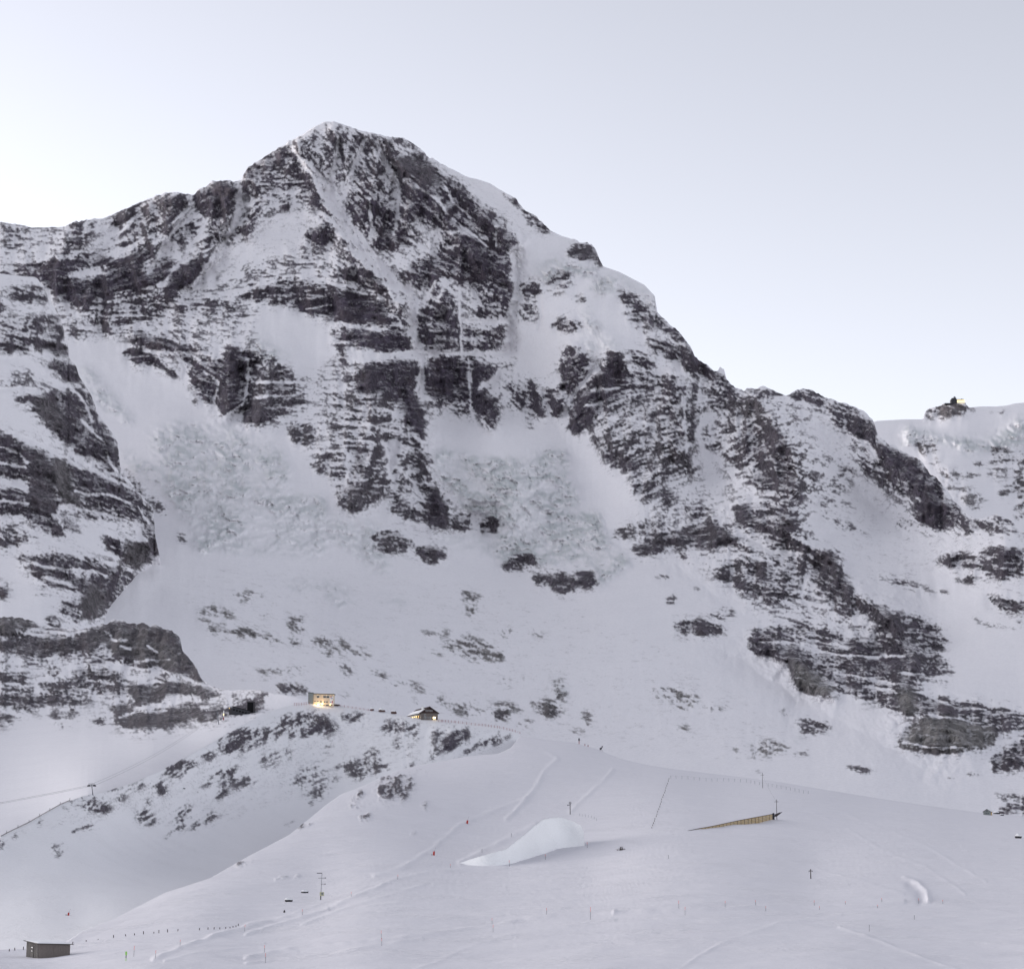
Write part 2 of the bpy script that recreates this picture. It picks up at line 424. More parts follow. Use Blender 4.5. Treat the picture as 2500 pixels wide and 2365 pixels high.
 ('D',.56,.15,[(1090,60),(1280,80),(1400,130),(1420,200),(1400,300),(1340,270),(1260,320),(1240,380),(1200,340),(1190,280),(1130,220),(1100,140)]),
 ('D',.75,.1,[(1400,0),(1580,0),(1560,60),(1470,160),(1430,130)]),
 ('D',.8,.15,[(1640,0),(1810,0),(1830,60),(1760,170),(1640,290),(1590,340),(1470,410),(1460,300),(1430,230),(1480,160),(1600,60)]),
 ('D',.93,.1,[(1460,300),(1600,250),(1600,340),(1470,410)]),
 ('D',.56,.5,[(1590,380),(1640,270),(1720,200),(1850,180),(1983,160),(1983,480),(1900,560),(1983,600),(1983,720),(1880,780),(1840,750),(1850,640),(1740,590),(1670,550),(1670,500),(1620,470)]),
 ('D',.9,.2,[(1670,500),(1800,540),(1900,570),(1850,640),(1740,590),(1670,550)]),
 ('D',.78,.3,[(1840,700),(1983,680),(1980,740),(1890,780)]),
 ('D',.85,.3,[(1040,1210),(1100,1160),(1240,1110),(1280,1170),(1200,1190),(1110,1220)]),
 ('D',.78,.3,[(1230,1240),(1400,1230),(1540,1270),(1620,1310),(1500,1330),(1490,1360),(1420,1370),(1330,1320),(1260,1290)]),
 ('D',.92,.1,[(1490,1210),(1580,1240),(1640,1300),(1560,1320),(1520,1260)]),
 ('D',.6,.6,[(810,1380),(860,1340),(860,1410)]),
 ('D',.7,.6,[(830,1440),(890,1440),(880,1487),(840,1487)]),
 ('D',.5,.6,[(1690,1000),(1840,930),(1983,920),(1983,1000),(1880,1010),(1780,1040)]),
 ('D',.88,.3,[(1830,1080),(1983,1040),(1983,1090),(1920,1110),(1900,1140),(1850,1110)]),
 # left wall above the left icefall
 ('E',.76,.1,[(1110,240),(1200,200),(1300,220),(1370,180),(1550,160),(1560,240),(1500,330),(1490,440),(1340,550),(1310,480),(1200,430),(1160,340)]),
 ('E',.7,.35,[(1500,360),(1560,250),(1700,215),(1760,250),(1830,420),(1830,470),(1640,540),(1460,595),(1460,500)]),
 ('E',.88,.3,[(1460,500),(1560,450),(1630,540),(1480,595)]),
 ('E',.85,.1,[(1370,190),(1550,165),(1560,240),(1480,330),(1400,300)]),
 ('E',.8,.2,[(1175,410),(1200,410),(1200,470),(1180,470)]),
 ('E',.66,.4,[(1720,600),(1800,570),(1900,590),(1940,700),(1850,720),(1770,690)]),
 ('E',.62,.4,[(1870,830),(1983,760),(1983,880),(1920,870)]),
 ('E',.5,.3,[(740,840),(800,900),(900,1000),(1000,1080),(1040,1140),(930,1100),(830,1000),(760,920)]),
 ('E',.6,.2,[(1060,1250),(1110,1240),(1130,1300),(1080,1290)]),
 # outcrops on the lower slope
 ('F',.5,.7,[(1190,370),(1280,320),(1390,340),(1430,380),(1330,400),(1240,420)]),
 ('F',.78,.5,[(1240,430),(1320,420),(1400,460),(1520,470),(1640,510),(1750,545),(1700,540),(1560,510),(1400,490),(1290,480)]),
 ('F',.5,.5,[(1740,410),(1830,370),(1840,460),(1790,490)]),
 ('F',.6,.5,[(1580,350),(1610,360),(1600,410)]),
 ('F',.52,.7,[(1850,540),(1983,510),(1983,620),(1940,570)]),
 ('F',.3,.7,[(1400,230),(1560,220),(1600,260),(1450,300)]),
 ('F',.5,.5,[(1110,405),(1150,405),(1130,425)]),
 ('F',.35,.5,[(1120,570),(1250,600),(1180,590)]),
 ('F',.4,.5,[(1500,710),(1850,690),(1840,720),(1600,740)]),
 ('F',.9,.15,[(1640,800),(1740,790),(1890,830),(1850,850),(1720,835)]),
 ('G',.45,.6,[(1040,110),(1200,130),(1140,170),(1060,160)]),
 ('G',.68,.6,[(1075,195),(1135,210),(1130,265),(1085,260)]),
 ('G',.45,.5,[(0,280),(110,300),(100,340),(60,360),(10,330)]),
 ('G',.52,.75,[(110,420),(200,385),(330,400),(520,490),(500,510),(400,490),(350,450),(250,500),(210,480),(250,430)]),
 ('G',.8,.3,[(0,400),(90,410),(60,430)]),
 ('G',.42,.5,[(790,350),(1000,345),(990,380),(830,380)]),
 ('G',.55,.7,[(940,430),(1010,400),(1080,370),(1200,410),(1310,480),(1310,510),(1260,530),(1150,510),(1020,480)]),
 ('G',.6,.6,[(1090,505),(1210,520),(1120,540)]),
 ('G',.45,.5,[(1280,340),(1360,330),(1360,380),(1310,390)]),
 ('G',.35,.5,[(1440,330),(1560,360),(1530,400)]),
 ('G',.7,.6,[(870,470),(940,470),(930,495)]),
 ('G',.55,.4,[(490,590),(600,600),(580,640)]),
 ('G',.55,.4,[(300,550),(390,560),(370,615),(340,600)]),
 ('G',.72,.6,[(700,650),(780,680),(860,730),(820,720),(740,690)]),
 ('G',.5,.5,[(640,640),(700,690),(650,690)]),
 ('G',.75,.5,[(760,750),(820,770),(810,785)]),
 ('G',.6,.5,[(890,760),(960,750),(980,800),(1140,780),(1120,850),(1060,850),(960,800)]),
 ('G',.7,.5,[(1140,820),(1230,830),(1150,855)]),
 ('G',.88,.4,[(1240,840),(1340,830),(1350,880),(1270,885)]),
 ('G',.45,.5,[(1200,790),(1360,770),(1450,820),(1400,830)]),
 ('G',.62,.5,[(1480,780),(1600,760),(1680,860),(1560,850)]),
 ('G',.88,.3,[(1560,830),(1640,820),(1680,870),(1580,860)]),
 ('G',.35,.5,[(1600,640),(1660,640),(1700,700),(1680,780),(1620,760)]),
 ('G',.45,.5,[(1370,900),(1500,880),(1500,920),(1400,930)]),
 ('G',.5,.5,[(1300,630),(1350,640),(1330,700)]),
 ('G',.45,.5,[(1410,640),(1450,640),(1430,680)]),
 ('G',.4,.5,[(1780,830),(1860,830),(1830,930),(1790,910)]),
 ('G',.42,.5,[(1720,930),(1820,960),(1740,970)]),
 ('G',.5,.4,[(330,720),(380,730),(350,740)]),
 # lower right cliffs
 ('H',.8,.3,[(270,140),(380,120),(530,170),(520,190),(440,190),(360,200),(300,180)]),
 ('H',.5,.3,[(440,90),(540,60),(600,90),(520,110)]),
 ('H',.66,.3,[(640,230),(700,160),(800,150),(880,140),(1060,170),(1100,220),(1200,210),(1290,200),(1300,140),(1360,90),(1480,110),(1560,150),(1620,220),(1600,260),(1580,310),(1640,380),(1540,390),(1560,420),(1440,420),(1480,480),(1600,500),(1780,530),(1880,540),(1983,580),(2080,600),(2080,660),(1983,650),(1880,660),(1840,700),(1760,640),(1640,600),(1460,590),(1380,570),(1250,530),(1180,500),(1060,470),(1040,500),(960,480),(900,460),(850,380),(840,320),(760,300),(680,290)]),
 ('H',.12,.3,[(905,215),(960,225),(1010,260),(1000,285),(910,270)]),
 ('H',.94,.8,[(850,310),(900,340),(1000,400),(1080,470),(1030,500),(940,480),(900,450),(860,380)]),
 ('H',.92,.3,[(1290,130),(1340,90),(1400,130),(1300,200)]),
 ('H',.96,.8,[(1370,480),(1440,440),(1470,560),(1440,590),(1380,560)]),
 ('H',.84,.2,[(1110,240),(1380,240),(1420,330),(1300,400),(1160,330)]),
 ('H',.84,.2,[(640,240),(740,230),(760,300),(680,290)]),
 ('H',.97,.7,[(1370,700),(1430,640),(1530,585),(1700,610),(1840,650),(1850,700),(1830,740),(1720,760),(1560,770),(1480,760),(1400,740)]),
 ('H',.74,.3,[(1820,790),(1900,740),(1960,710),(1983,690),(2080,650),(2080,850),(1983,850),(1840,865)]),
 ('H',.5,.2,[(1840,970),(1983,970),(2080,960),(2080,1000),(1983,1000),(1880,1000)]),
 ('H',.88,.1,[(1900,1020),(1983,1010),(2080,1000),(2080,1060),(1983,1060),(1930,1060),(1840,1050)]),
 ('H',.45,.7,[(180,455),(250,450),(410,490),(400,520),(330,570),(300,530),(220,500)]),
 ('H',.45,.6,[(270,650),(360,640),(350,670)]),
 ('H',.62,.6,[(420,545),(480,550),(560,555),(440,565)]),
 ('H',.26,.6,[(780,540),(900,580),(860,640)]),
 ('H',.62,.4,[(860,600),(960,610),(1060,640),(1050,670),(920,670)]),
 ('H',.88,.3,[(950,610),(1040,625),(1050,640),(980,632)]),
 ('H',.55,.5,[(560,750),(610,750),(600,785)]),
 ('H',.42,.6,[(640,750),(740,710),(860,740),(740,790),(660,780)]),
 ('H',.75,.4,[(850,778),(940,760),(940,774)]),
 ('H',.8,.3,[(1100,830),(1180,840),(1280,855),(1200,866)]),
 ('H',.5,.4,[(660,848),(740,862),(700,868)]),
 ('H',.55,.3,[(1600,885),(1670,898),(1630,900)]),
 ('H',.5,.3,[(1690,870),(1800,865),(1720,885)]),
], 'S': [
 ('A',.55,.2,[(0,910),(110,890),(200,890),(240,950),(230,980),(120,970),(0,930)]),
 ('A',.92,.1,[(-60,930),(0,950),(40,1000),(0,1020),(-60,1020)]),
 ('A',.48,.2,[(0,1040),(280,1030),(320,1120),(300,1200),(160,1180),(0,1160)]),
 ('E',.84,.2,[(-150,80),(0,80),(170,100),(175,145),(60,150),(-150,140)]),
 ('E',.94,.4,[(200,70),(330,90),(405,120),(420,195),(330,160),(220,120)]),
 ('E',.85,.2,[(250,210),(350,200),(430,200),(470,240),(480,320),(400,310),(320,270),(270,240)]),
 ('E',.25,.3,[(60,240),(240,250),(380,350),(100,400),(0,350)]),
 ('E',.76,.2,[(80,450),(130,410),(220,400),(300,390),(420,360),(500,350),(560,430),(600,540),(640,590),(700,680),(730,870),(640,850),(560,800),(480,780),(420,720),(340,640),(260,580),(200,480)]),
 ('E',.96,.7,[(210,420),(300,420),(400,520),(400,620),(340,630),(260,570),(220,500)]),
 ('E',.88,.2,[(-150,620),(0,620),(100,680),(190,720),(310,770),(320,960),(360,1060),(340,1140),(180,1140),(170,900),(100,900),(-150,890)]),
 ('E',.95,.45,[(180,760),(310,780),(330,1000),(340,1080),(300,1140),(180,1130)]),
 ('E',.8,.2,[(430,790),(600,870),(700,900),(800,960),(810,1120),(700,1110),(640,1090),(520,1060),(450,950)]),
 ('E',.97,1.0,[(315,790),(400,780),(440,900),(440,1000),(520,1080),(640,1100),(560,1110),(460,1080),(380,1060),(330,960)]),
 ('E',.93,.3,[(600,640),(700,660),(730,870),(640,850)]),
 ('E',.05,.3,[(300,610),(420,730),(620,860),(600,890),(400,770),(320,690)]),
 ('E',.1,.3,[(200,690),(320,730),(380,780),(300,770)]),
 ('E',.78,.2,[(-150,980),(160,980),(180,1120),(340,1150),(390,1270),(240,1210),(130,1130),(-150,1110)]),
 ('E',.35,.2,[(-100,900),(100,910),(150,980),(-100,980)]),
 ('E',.78,.3,[(400,1090),(520,1100),(640,1110),(720,1120),(800,1120),(840,1180),(740,1180),(620,1150),(480,1130)]),
 ('E',.88,.2,[(340,1130),(420,1140),(500,1230),(500,1245),(400,1210)]),
 ('E',.8,.2,[(780,960),(860,1040),(920,1100),(950,1280),(970,1380),(900,1440),(900,1300),(870,1200),(820,1120),(790,1000)]),
 ('E',.65,.2,[(600,1260),(700,1280),(760,1300),(740,1400),(680,1360)]),
 ('E',.96,.9,[(760,1280),(840,1290),(900,1290),(905,1420),(840,1455),(780,1450),(740,1400)]),
 ('E',.82,.3,[(-150,1280),(150,1280),(200,1310),(0,1330),(-150,1330)]),
 ('E',.3,.3,[(-150,1140),(200,1200),(240,1280),(0,1280),(-150,1260)]),
 ('F',.8,.25,[(110,30),(300,0),(520,20),(640,80),(720,80),(760,180),(720,260),(660,330),(580,400),(510,360),(480,280),(490,250),(400,210),(300,180),(200,130)]),
 ('F',.97,.9,[(490,260),(540,180),(600,190),(650,240),(640,340),(580,400),(510,370),(480,300)]),
 ('F',.05,.3,[(380,120),(480,100),(590,145),(480,140)]),
 ('F',.82,.3,[(740,100),(820,150),(810,170),(750,160)]),
 ('F',.72,.3,[(350,300),(460,290),(500,430),(440,420),(380,350)]),
 ('F',.78,.2,[(-100,190),(40,200),(90,240),(0,260),(-100,260)]),
 ('F',.6,.3,[(260,400),(340,380),(370,440),(300,440)]),
 ('F',.5,.3,[(190,235),(330,260),(310,275),(200,250)]),
], 'C': [
 ('F',.92,.9,[(-150,390),(130,385),(240,430),(190,470),(100,480),(0,510),(-150,510)]),
 ('F',.85,.5,[(210,470),(300,465),(410,485),(300,500)]),
 ('F',.93,.6,[(-150,530),(150,505),(400,510),(520,460),(640,430),(700,395),(870,425),(950,435),(1040,470),(1100,520),(1120,600),(1200,680),(1235,775),(1150,740),(1000,690),(860,680),(760,690),(640,630),(480,600),(340,620),(180,620),(60,600),(-150,560)]),
 ('F',.96,1.0,[(520,490),(700,480),(900,480),(1060,530),(1100,600),(1100,720),(960,690),(820,640),(640,610),(520,560)]),
 ('F',.4,.4,[(560,560),(640,540),(700,620),(760,660),(700,690),(600,630)]),
 ('F',.25,.4,[(-100,650),(160,650),(300,640),(280,690),(0,690)]),
 ('F',.72,.5,[(280,700),(350,680),(390,720),(310,750)]),
 ('F',.78,.4,[(-150,700),(160,730),(170,780),(-150,780)]),
 ('F',.78,.5,[(390,710),(520,700),(700,710),(800,760),(660,780),(520,760)]),
 ('F',.72,.4,[(450,670),(560,650),(700,660),(620,690)]),
 ('F',.88,.5,[(880,740),(960,725),(1050,740),(960,757)]),
 ('F',.66,.4,[(230,790),(380,770),(440,750),(560,780),(540,830),(400,860),(250,840)]),
 ('F',.68,.4,[(560,790),(740,800),(820,820),(740,870),(580,870)]),
 ('F',.5,.4,[(0,800),(180,810),(220,850),(0,860)]),
 ('F',.9,.7,[(740,830),(900,790),(1100,780),(1250,800),(1340,850),(1300,880),(1150,860),(1000,880),(900,920),(830,920),(820,880)]),
 ('F',.78,.4,[(-150,880),(200,860),(560,870),(560,900),(420,920),(240,920),(200,950),(60,930),(-150,910)]),
 ('F',.96,.7,[(640,930),(760,900),(830,940),(980,930),(1200,920),(1280,960),(1320,1010),(1240,1000),(1100,1040),(900,1075),(760,1060),(680,1020),(720,980)]),
 ('F',.75,.4,[(1330,850),(1450,870),(1400,890)]),
 ('F',.85,.4,[(1280,960),(1400,930),(1480,890),(1600,880),(1610,930),(1540,960),(1400,975),(1320,1005)]),
 ('F',.4,.4,[(1480,850),(1600,840),(1660,850),(1600,870)]),
 ('F',.78,.4,[(-150,990),(70,980),(70,1030),(-150,1050)]),
 ('F',.78,.4,[(545,1000),(630,980),(635,1030),(600,1040)]),
 ('F',.5,.4,[(330,1020),(480,1010),(360,1045)]),
 ('F',.35,.4,[(270,970),(460,940),(480,990),(330,1000)]),
], 'J': [
 ('C',.85,.3,[(1500,440),(1510,400),(1560,390),(1600,370),(1700,370),(1720,395),(1660,420),(1580,430)]),
 ('C',.8,.2,[(1725,410),(1745,385),(1745,410)]), ('C',.7,.2,[(1815,410),(1840,400),(1820,420)]),
 ('C',.8,.2,[(1860,400),(1890,400),(1880,430),(1860,432)]),
 ('C',.72,.2,[(1460,550),(1560,560),(1580,590),(1530,620),(1480,600)]),
 ('C',.5,.2,[(1540,610),(1560,650),(1540,680),(1520,640)]),
 ('C',.7,.2,[(1730,650),(1800,650),(1790,670),(1740,665)]),
 ('C',.72,.2,[(1830,580),(1920,600),(1983,600),(2100,600),(2100,680),(1983,680),(1900,650),(1830,660)]),
 ('C',.5,.2,[(1560,680),(1700,690),(1800,720),(1700,740),(1580,730)]),
 ('C',.75,.2,[(1860,800),(1920,740),(1983,720),(2100,720),(2100,850),(1983,860),(1940,800),(1880,820)]),
 ('C',.4,.2,[(1580,740),(1720,780),(1820,850),(1760,880),(1640,820)]),
 ('C',.6,.2,[(1800,680),(1983,690),(1983,720),(1820,720)]),
 ('C',.6,.2,[(1930,880),(1983,840),(1983,940),(1950,930)]),
], 'H': [
 ('W',.055,.3,[(430,1430),(560,1375),(760,1385),(1000,1415),(900,1470),(700,1500),(600,1540),(420,1600),(330,1610),(250,1570),(120,1600),(60,1610),(200,1530),(330,1490)]),
 ('G',.62,.2,[(0,860),(60,840),(160,850),(250,900),(330,910),(300,950),(200,980),(100,990),(0,960)]),
 ('G',.66,.2,[(310,850),(440,850),(490,880),(420,900),(340,880)]),
 ('G',.62,.3,[(560,920),(620,890),(700,900),(800,910),(760,960),(680,950),(600,980)]),
 ('G',.45,.3,[(200,1020),(290,1020),(260,1060)]),
 ('G',.5,.3,[(640,1000),(720,1000),(820,950),(800,990),(720,1030),(690,1060)]),
 ('G',.6,.3,[(690,1090),(750,1080),(720,1120)]), ('G',.6,.2,[(840,960),(950,930),(940,970),(880,970)]),
 ('G',.82,.1,[(930,990),(1000,940),(1090,935),(1110,980),(1060,1020),(1000,1050),(950,1070),(940,1040)]),
 ('G',.5,.2,[(870,1010),(930,970),(940,1010),(880,1040)]), ('G',.6,.2,[(820,1130),(900,1060),(940,1070),(840,1140)]),
 ('G',.82,.2,[(870,1130),(910,1110),(900,1130)]),
 ('G',.58,.2,[(1060,1080),(1130,1030),(1200,1000),(1280,980),(1300,1020),(1200,1050),(1100,1090)]),
 ('G',.7,.2,[(1255,962),(1285,958),(1280,972)]), ('G',.7,.2,[(1310,990),(1370,970),(1330,1010)]),
 ('G',.7,.3,[(720,1170),(770,1140),(760,1170)]), ('G',.65,.3,[(460,1080),(540,1060),(560,1090),(500,1100)]),
 ('G',.5,.5,[(290,1160),(400,1120),(520,1110),(580,1130),(620,1180),(560,1200),(460,1240),(400,1230)]),
 ('G',.3,.3,[(150,1100),(250,1080),(230,1110)]), ('G',.32,.3,[(60,1160),(180,1180),(100,1210)]),
 ('G',.5,.3,[(280,1220),(330,1230),(300,1260)]), ('G',.4,.3,[(100,1330),(240,1270),(280,1310),(200,1360)]),
 ('G',.6,.3,[(0,1060),(20,1060),(20,1120),(0,1120)]), ('G',.7,.2,[(100,1390),(140,1380),(140,1400)]),
 ('F',.48,.25,[(1310,1140),(1400,1080),(1530,1050),(1660,1060),(1700,1000),(1780,960),(1983,960),(1983,1120),(1800,1110),(1640,1120),(1520,1180),(1380,1220),(1320,1190)]),
 ('F',.7,.2,[(1310,1140),(1450,1090),(1560,1110),(1500,1180),(1380,1220),(1310,1180)]),
 ('F',.62,.3,[(980,1310),(1060,1260),(1180,1240),(1190,1290),(1060,1350),(1000,1340)]),
 ('F',.5,.3,[(1190,1210),(1260,1190),(1310,1220),(1270,1260)]), ('F',.62,.3,[(650,1450),(720,1410),(710,1440)]),
 ('F',.64,.3,[(740,1430),(880,1380),(900,1400),(800,1430)]), ('F',.62,.3,[(920,1390),(970,1375),(1010,1440),(960,1460)]),
 ('F',.74,.3,[(1180,1420),(1280,1370),(1340,1320),(1360,1340),(1280,1390)]),
 ('F',.68,.2,[(1340,1340),(1420,1290),(1440,1270),(1400,1380),(1340,1440)]),
 ('F',.5,.4,[(1400,1360),(1500,1350),(1550,1380),(1420,1420)]), ('F',.45,.4,[(1570,1240),(1690,1200),(1680,1270),(1600,1260)]),
 ('F',.6,.2,[(1715,1230),(1765,1240),(1740,1255)]), ('F',.6,.2,[(1590,1290),(1660,1280),(1640,1300)]),
 ('F',.3,.3,[(1760,1400),(1880,1270),(1983,1280),(1983,1400),(1860,1430)]),
 ('I',.45,.3,[(420,370),(560,350),(690,430),(620,460),(560,430),(460,430)]), ('I',.78,.2,[(570,370),(620,380),(640,430),(580,450)]),
 ('I',.62,.3,[(220,500),(260,500),(240,540)]), ('I',.5,.3,[(365,420),(410,430),(390,450)]),
 ('I',.72,.2,[(420,570),(460,540),(460,570)]), ('I',.58,.3,[(480,540),(600,520),(600,540),(500,548)]),
 ('I',.78,.2,[(700,370),(770,350),(740,390)]), ('I',.62,.3,[(830,490),(870,440),(940,490),(920,530),(880,520),(860,510)]),
 ('I',.75,.2,[(890,380),(930,372),(900,400)]), ('I',.78,.2,[(1040,520),(1080,460),(1140,420),(1160,440),(1120,490),(1060,520)]),
 ('I',.56,.2,[(1000,600),(1060,550),(1120,500),(1150,490),(1070,560),(1010,610)]),
 ('I',.5,.2,[(1140,580),(1220,480),(1320,430),(1320,480),(1200,540)]),
 ('I',.6,.2,[(1280,370),(1350,300),(1390,330),(1330,370)]),
 ('I',.62,.2,[(1840,390),(1890,400),(1860,420)]), ('I',.35,.3,[(1700,530),(1800,490),(1750,530)]),
 ('I',.32,.4,[(300,640),(400,640),(360,720),(320,690)]), ('I',.34,.3,[(50,590),(180,560),(80,620)]),
 ('I',.9,.1,[(-60,600),(5,630),(5,670),(-60,690)]),
], 'F': [
 ('G',.62,.6,[(560,1240),(640,1210),(740,1230),(760,1290),(680,1310),(600,1290)]),
 ('G',.62,.2,[(480,1300),(600,1290),(720,1330),(740,1360),(660,1380),(580,1350)]),
 ('G',.62,.2,[(390,1400),(450,1320),(480,1340),(440,1420)]), ('G',.78,.1,[(430,1480),(510,1450),(480,1490)]),
 ('G',.6,.4,[(775,1198),(830,1203),(820,1217)]), ('G',.3,.4,[(820,1390),(850,1370),(850,1450)]),
 ('I',.62,.2,[(1780,550),(1890,510),(1880,550),(1820,560)]), ('I',.62,.2,[(1400,760),(1480,735),(1470,762)]),
 ('J',.75,.2,[(890,298),(915,288),(905,302)]), ('J',.35,.4,[(140,535),(300,522),(300,530),(160,540)]),
 ('J',.6,.3,[(15,445),(40,438),(35,446)]),
]}
# broken glacier ice: (tile, amount, outline)
ICE = {'M': [
 ('A',.55,[(1190,1160),(1250,1120),(1300,1170),(1410,1245),(1300,1265),(1260,1270),(1230,1200)]),
 ('B',.9,[(980,830),(1020,790),(1120,760),(1180,790),(1300,810),(1280,840),(1180,820),(1110,830),(1050,880),(1000,850)]),
 ('B',.9,[(1275,920),(1290,870),(1380,840),(1440,860),(1540,900),(1585,950),(1590,1010),(1500,930),(1420,890),(1340,930)]),
 ('B',.4,[(1240,980),(1270,950),(1290,1060),(1420,1165),(1320,1240),(1260,1210),(1230,1140)]),
 ('B',.35,[(895,740),(945,760),(940,850),(915,960),(905,1060),(880,1090),(890,960),(915,850)]),
 ('D',1.0,[(640,520),(720,490),(800,500),(900,540),(1060,540),(1200,560),(1300,480),(1440,500),(1460,560),(1440,640),(1500,740),(1540,850),(1640,880),(1660,980),(1760,1100),(1840,1170),(1780,1210),(1700,1290),(1620,1290),(1500,1210),(1280,1180),(1200,1110),(1060,1180),(1020,1080),(1030,960),(960,890),(830,850),(780,760),(680,660),(660,600)]),
 ('D',.6,[(0,900),(100,920),(250,920),(330,980),(260,1020),(330,1090),(400,1260),(250,1200),(100,1080),(0,1020)]),
 ('D',.3,[(620,980),(760,980),(1000,1000),(1030,1080),(1060,1180),(900,1110),(700,1060)]),
 ('E',.7,[(480,220),(560,260),(640,360),(720,460),(800,540),(830,580),(740,570),(650,520),(580,440),(520,340)]),
 ('E',.68,[(900,620),(1000,580),(1400,570),(1440,640),(1560,690),(1680,700),(1720,780),(1760,900),(1740,1000),(1960,1000),(1983,1180),(1900,1160),(1700,1130),(1600,1110),(1400,960),(1200,930),(1060,900),(960,830),(900,680)]),
 ('E',1.0,[(730,730),(820,780),(960,840),(1060,910),(1140,940),(1330,930),(1500,1000),(1620,1110),(1500,1180),(1300,1320),(1240,1370),(1160,1320),(1140,1180),(1060,1100),(1000,1000),(900,920),(800,850),(740,790)]),
 ('E',.45,[(1200,1150),(1700,1130),(1983,1200),(1983,1400),(1700,1380),(1400,1360),(1250,1340)]),
 ('G',.6,[(220,60),(270,40),(390,100),(440,180),(320,200),(250,150)]),
 ('G',.4,[(480,110),(740,170),(700,200),(540,150)]), ('G',.35,[(0,20),(130,30),(240,40),(220,90),(60,120),(0,100)]),
 ('H',.5,[(880,680),(920,690),(900,740),(860,720)]), ('G',.4,[(1600,640),(1660,640),(1700,700),(1680,780),(1620,760)]),
], 'J': [
 ('C',.95,[(1380,540),(1430,480),(1560,520),(1700,540),(1840,520),(1960,440),(2100,400),(2100,560),(1930,580),(1820,590),(1740,620),(1650,570),(1500,540),(1420,570)]),
]}
# lines of relief in the faces: (tile, metres towards the viewer, half width px, line)
RELIEF = [
 ('A',35,26,[(1440,200),(1500,340),(1560,480),(1640,620),(1740,760),(1850,880),(1960,1000)]),
 ('A',-30,18,[(1540,330),(1600,470),(1680,600),(1760,720),(1900,860)]),
 ('A',22,14,[(1620,110),(1625,190),(1590,300)]), ('A',22,14,[(1745,170),(1700,280),(1690,420)]),
 ('A',22,16,[(1880,180),(1830,300),(1800,480)]), ('A',-20,10,[(1650,190),(1610,360),(1620,430)]),
 ('A',-20,10,[(1765,180),(1710,330),(1680,430)]),
 ('A',40,34,[(1090,380),(1100,520),(1050,680),(960,800),(860,920)]), ('A',40,34,[(820,450),(860,560),(760,700),(700,850)]),
 ('A',-32,18,[(940,470),(900,560),(820,680),(740,800)]), ('A',-35,20,[(1160,460),(1140,560),(1090,680),(1020,800),(900,920)]),
 ('A',26,18,[(1190,320),(1250,470),(1200,620)]), ('A',25,30,[(380,570),(340,700),(220,780)]),
 ('A',-20,24,[(560,600),(480,720),(440,760)]),
 ('A',22,16,[(650,1110),(740,1160),(860,1200),(960,1200)]),
 ('B',38,28,[(290,180),(340,300),(420,420),(400,600)]), ('B',34,26,[(440,350),(560,560),(640,640),(760,800)]),
 ('B',30,24,[(600,380),(720,540),(880,680)]), ('B',-24,14,[(260,230),(320,370),(340,470),(330,620)]),
 ('B',-24,14,[(900,720),(930,860),(895,1000),(885,1200)]), ('B',-24,16,[(400,900),(420,1100),(455,1300),(460,1420)]),
 ('B',26,30,[(560,900),(590,1050),(560,1200),(560,1440)]), ('B',20,24,[(720,1230),(740,1400),(800,1480)]),
 ('B',30,26,[(1390,1200),(1350,1320),(1240,1460)]), ('B',-26,20,[(1290,1290),(1200,1400),(1150,1487)]),
 ('B',24,22,[(1190,1180),(1160,1320),(1100,1460)]),
 ('C',60,36,[(690,340),(760,440),(850,600),(880,720),(850,850),(830,960),(960,1060),(1060,1120),(1150,1280),(1330,1400)]),
 ('C',-35,40,[(480,420),(440,560),(470,700)]), ('C',45,30,[(270,260),(290,420),(300,600)]),
 ('C',-45,50,[(1000,480),(1060,620),(1160,760),(1300,900)]), ('C',40,40,[(1240,470),(1290,600),(1450,760),(1560,860)]),
 ('C',30,30,[(480,950),(560,1020),(700,1150),(760,1280)]), ('C',-30,40,[(300,1150),(500,1300),(700,1420)]),
 ('C',35,30,[(620,850),(640,960),(800,960)]), ('C',30,26,[(1760,930),(1700,1020),(1620,1120)]),
 ('D',60,60,[(250,30),(270,300),(250,600),(180,820)]), ('D',45,34,[(500,30),(540,250),(600,600),(650,820),(680,950)]),
 ('D',-40,30,[(350,450),(370,640),(330,800)]), ('D',40,24,[(950,150),(1000,360)]),
 ('D',-60,50,[(900,900),(960,960)]), ('D',40,60,[(1150,600),(1100,850),(1150,1050)]),
 ('D',30,40,[(300,990),(480,1050),(680,1110)]), ('D',36,34,[(1280,1180),(1450,1240),(1600,1280)]),
 ('E',40,40,[(1650,230),(1640,400),(1520,580)]), ('E',-40,16,[(1500,180),(1490,350),(1490,480),(1430,560)]),
 ('E',36,30,[(1430,180),(1400,360),(1380,520)]),
 ('H',50,34,[(880,300),(960,420),(1040,500)]), ('H',45,34,[(1340,110),(1420,300),(1420,560)]),
 ('H',50,60,[(1560,600),(1640,680),(1700,760)]), ('H',36,40,[(700,170),(760,240),(850,330)]),
 ('H',-40,60,[(1000,560),(1180,660),(1320,740),(1480,850)]), ('H',-25,40,[(560,300),(760,420),(900,520)]),
]
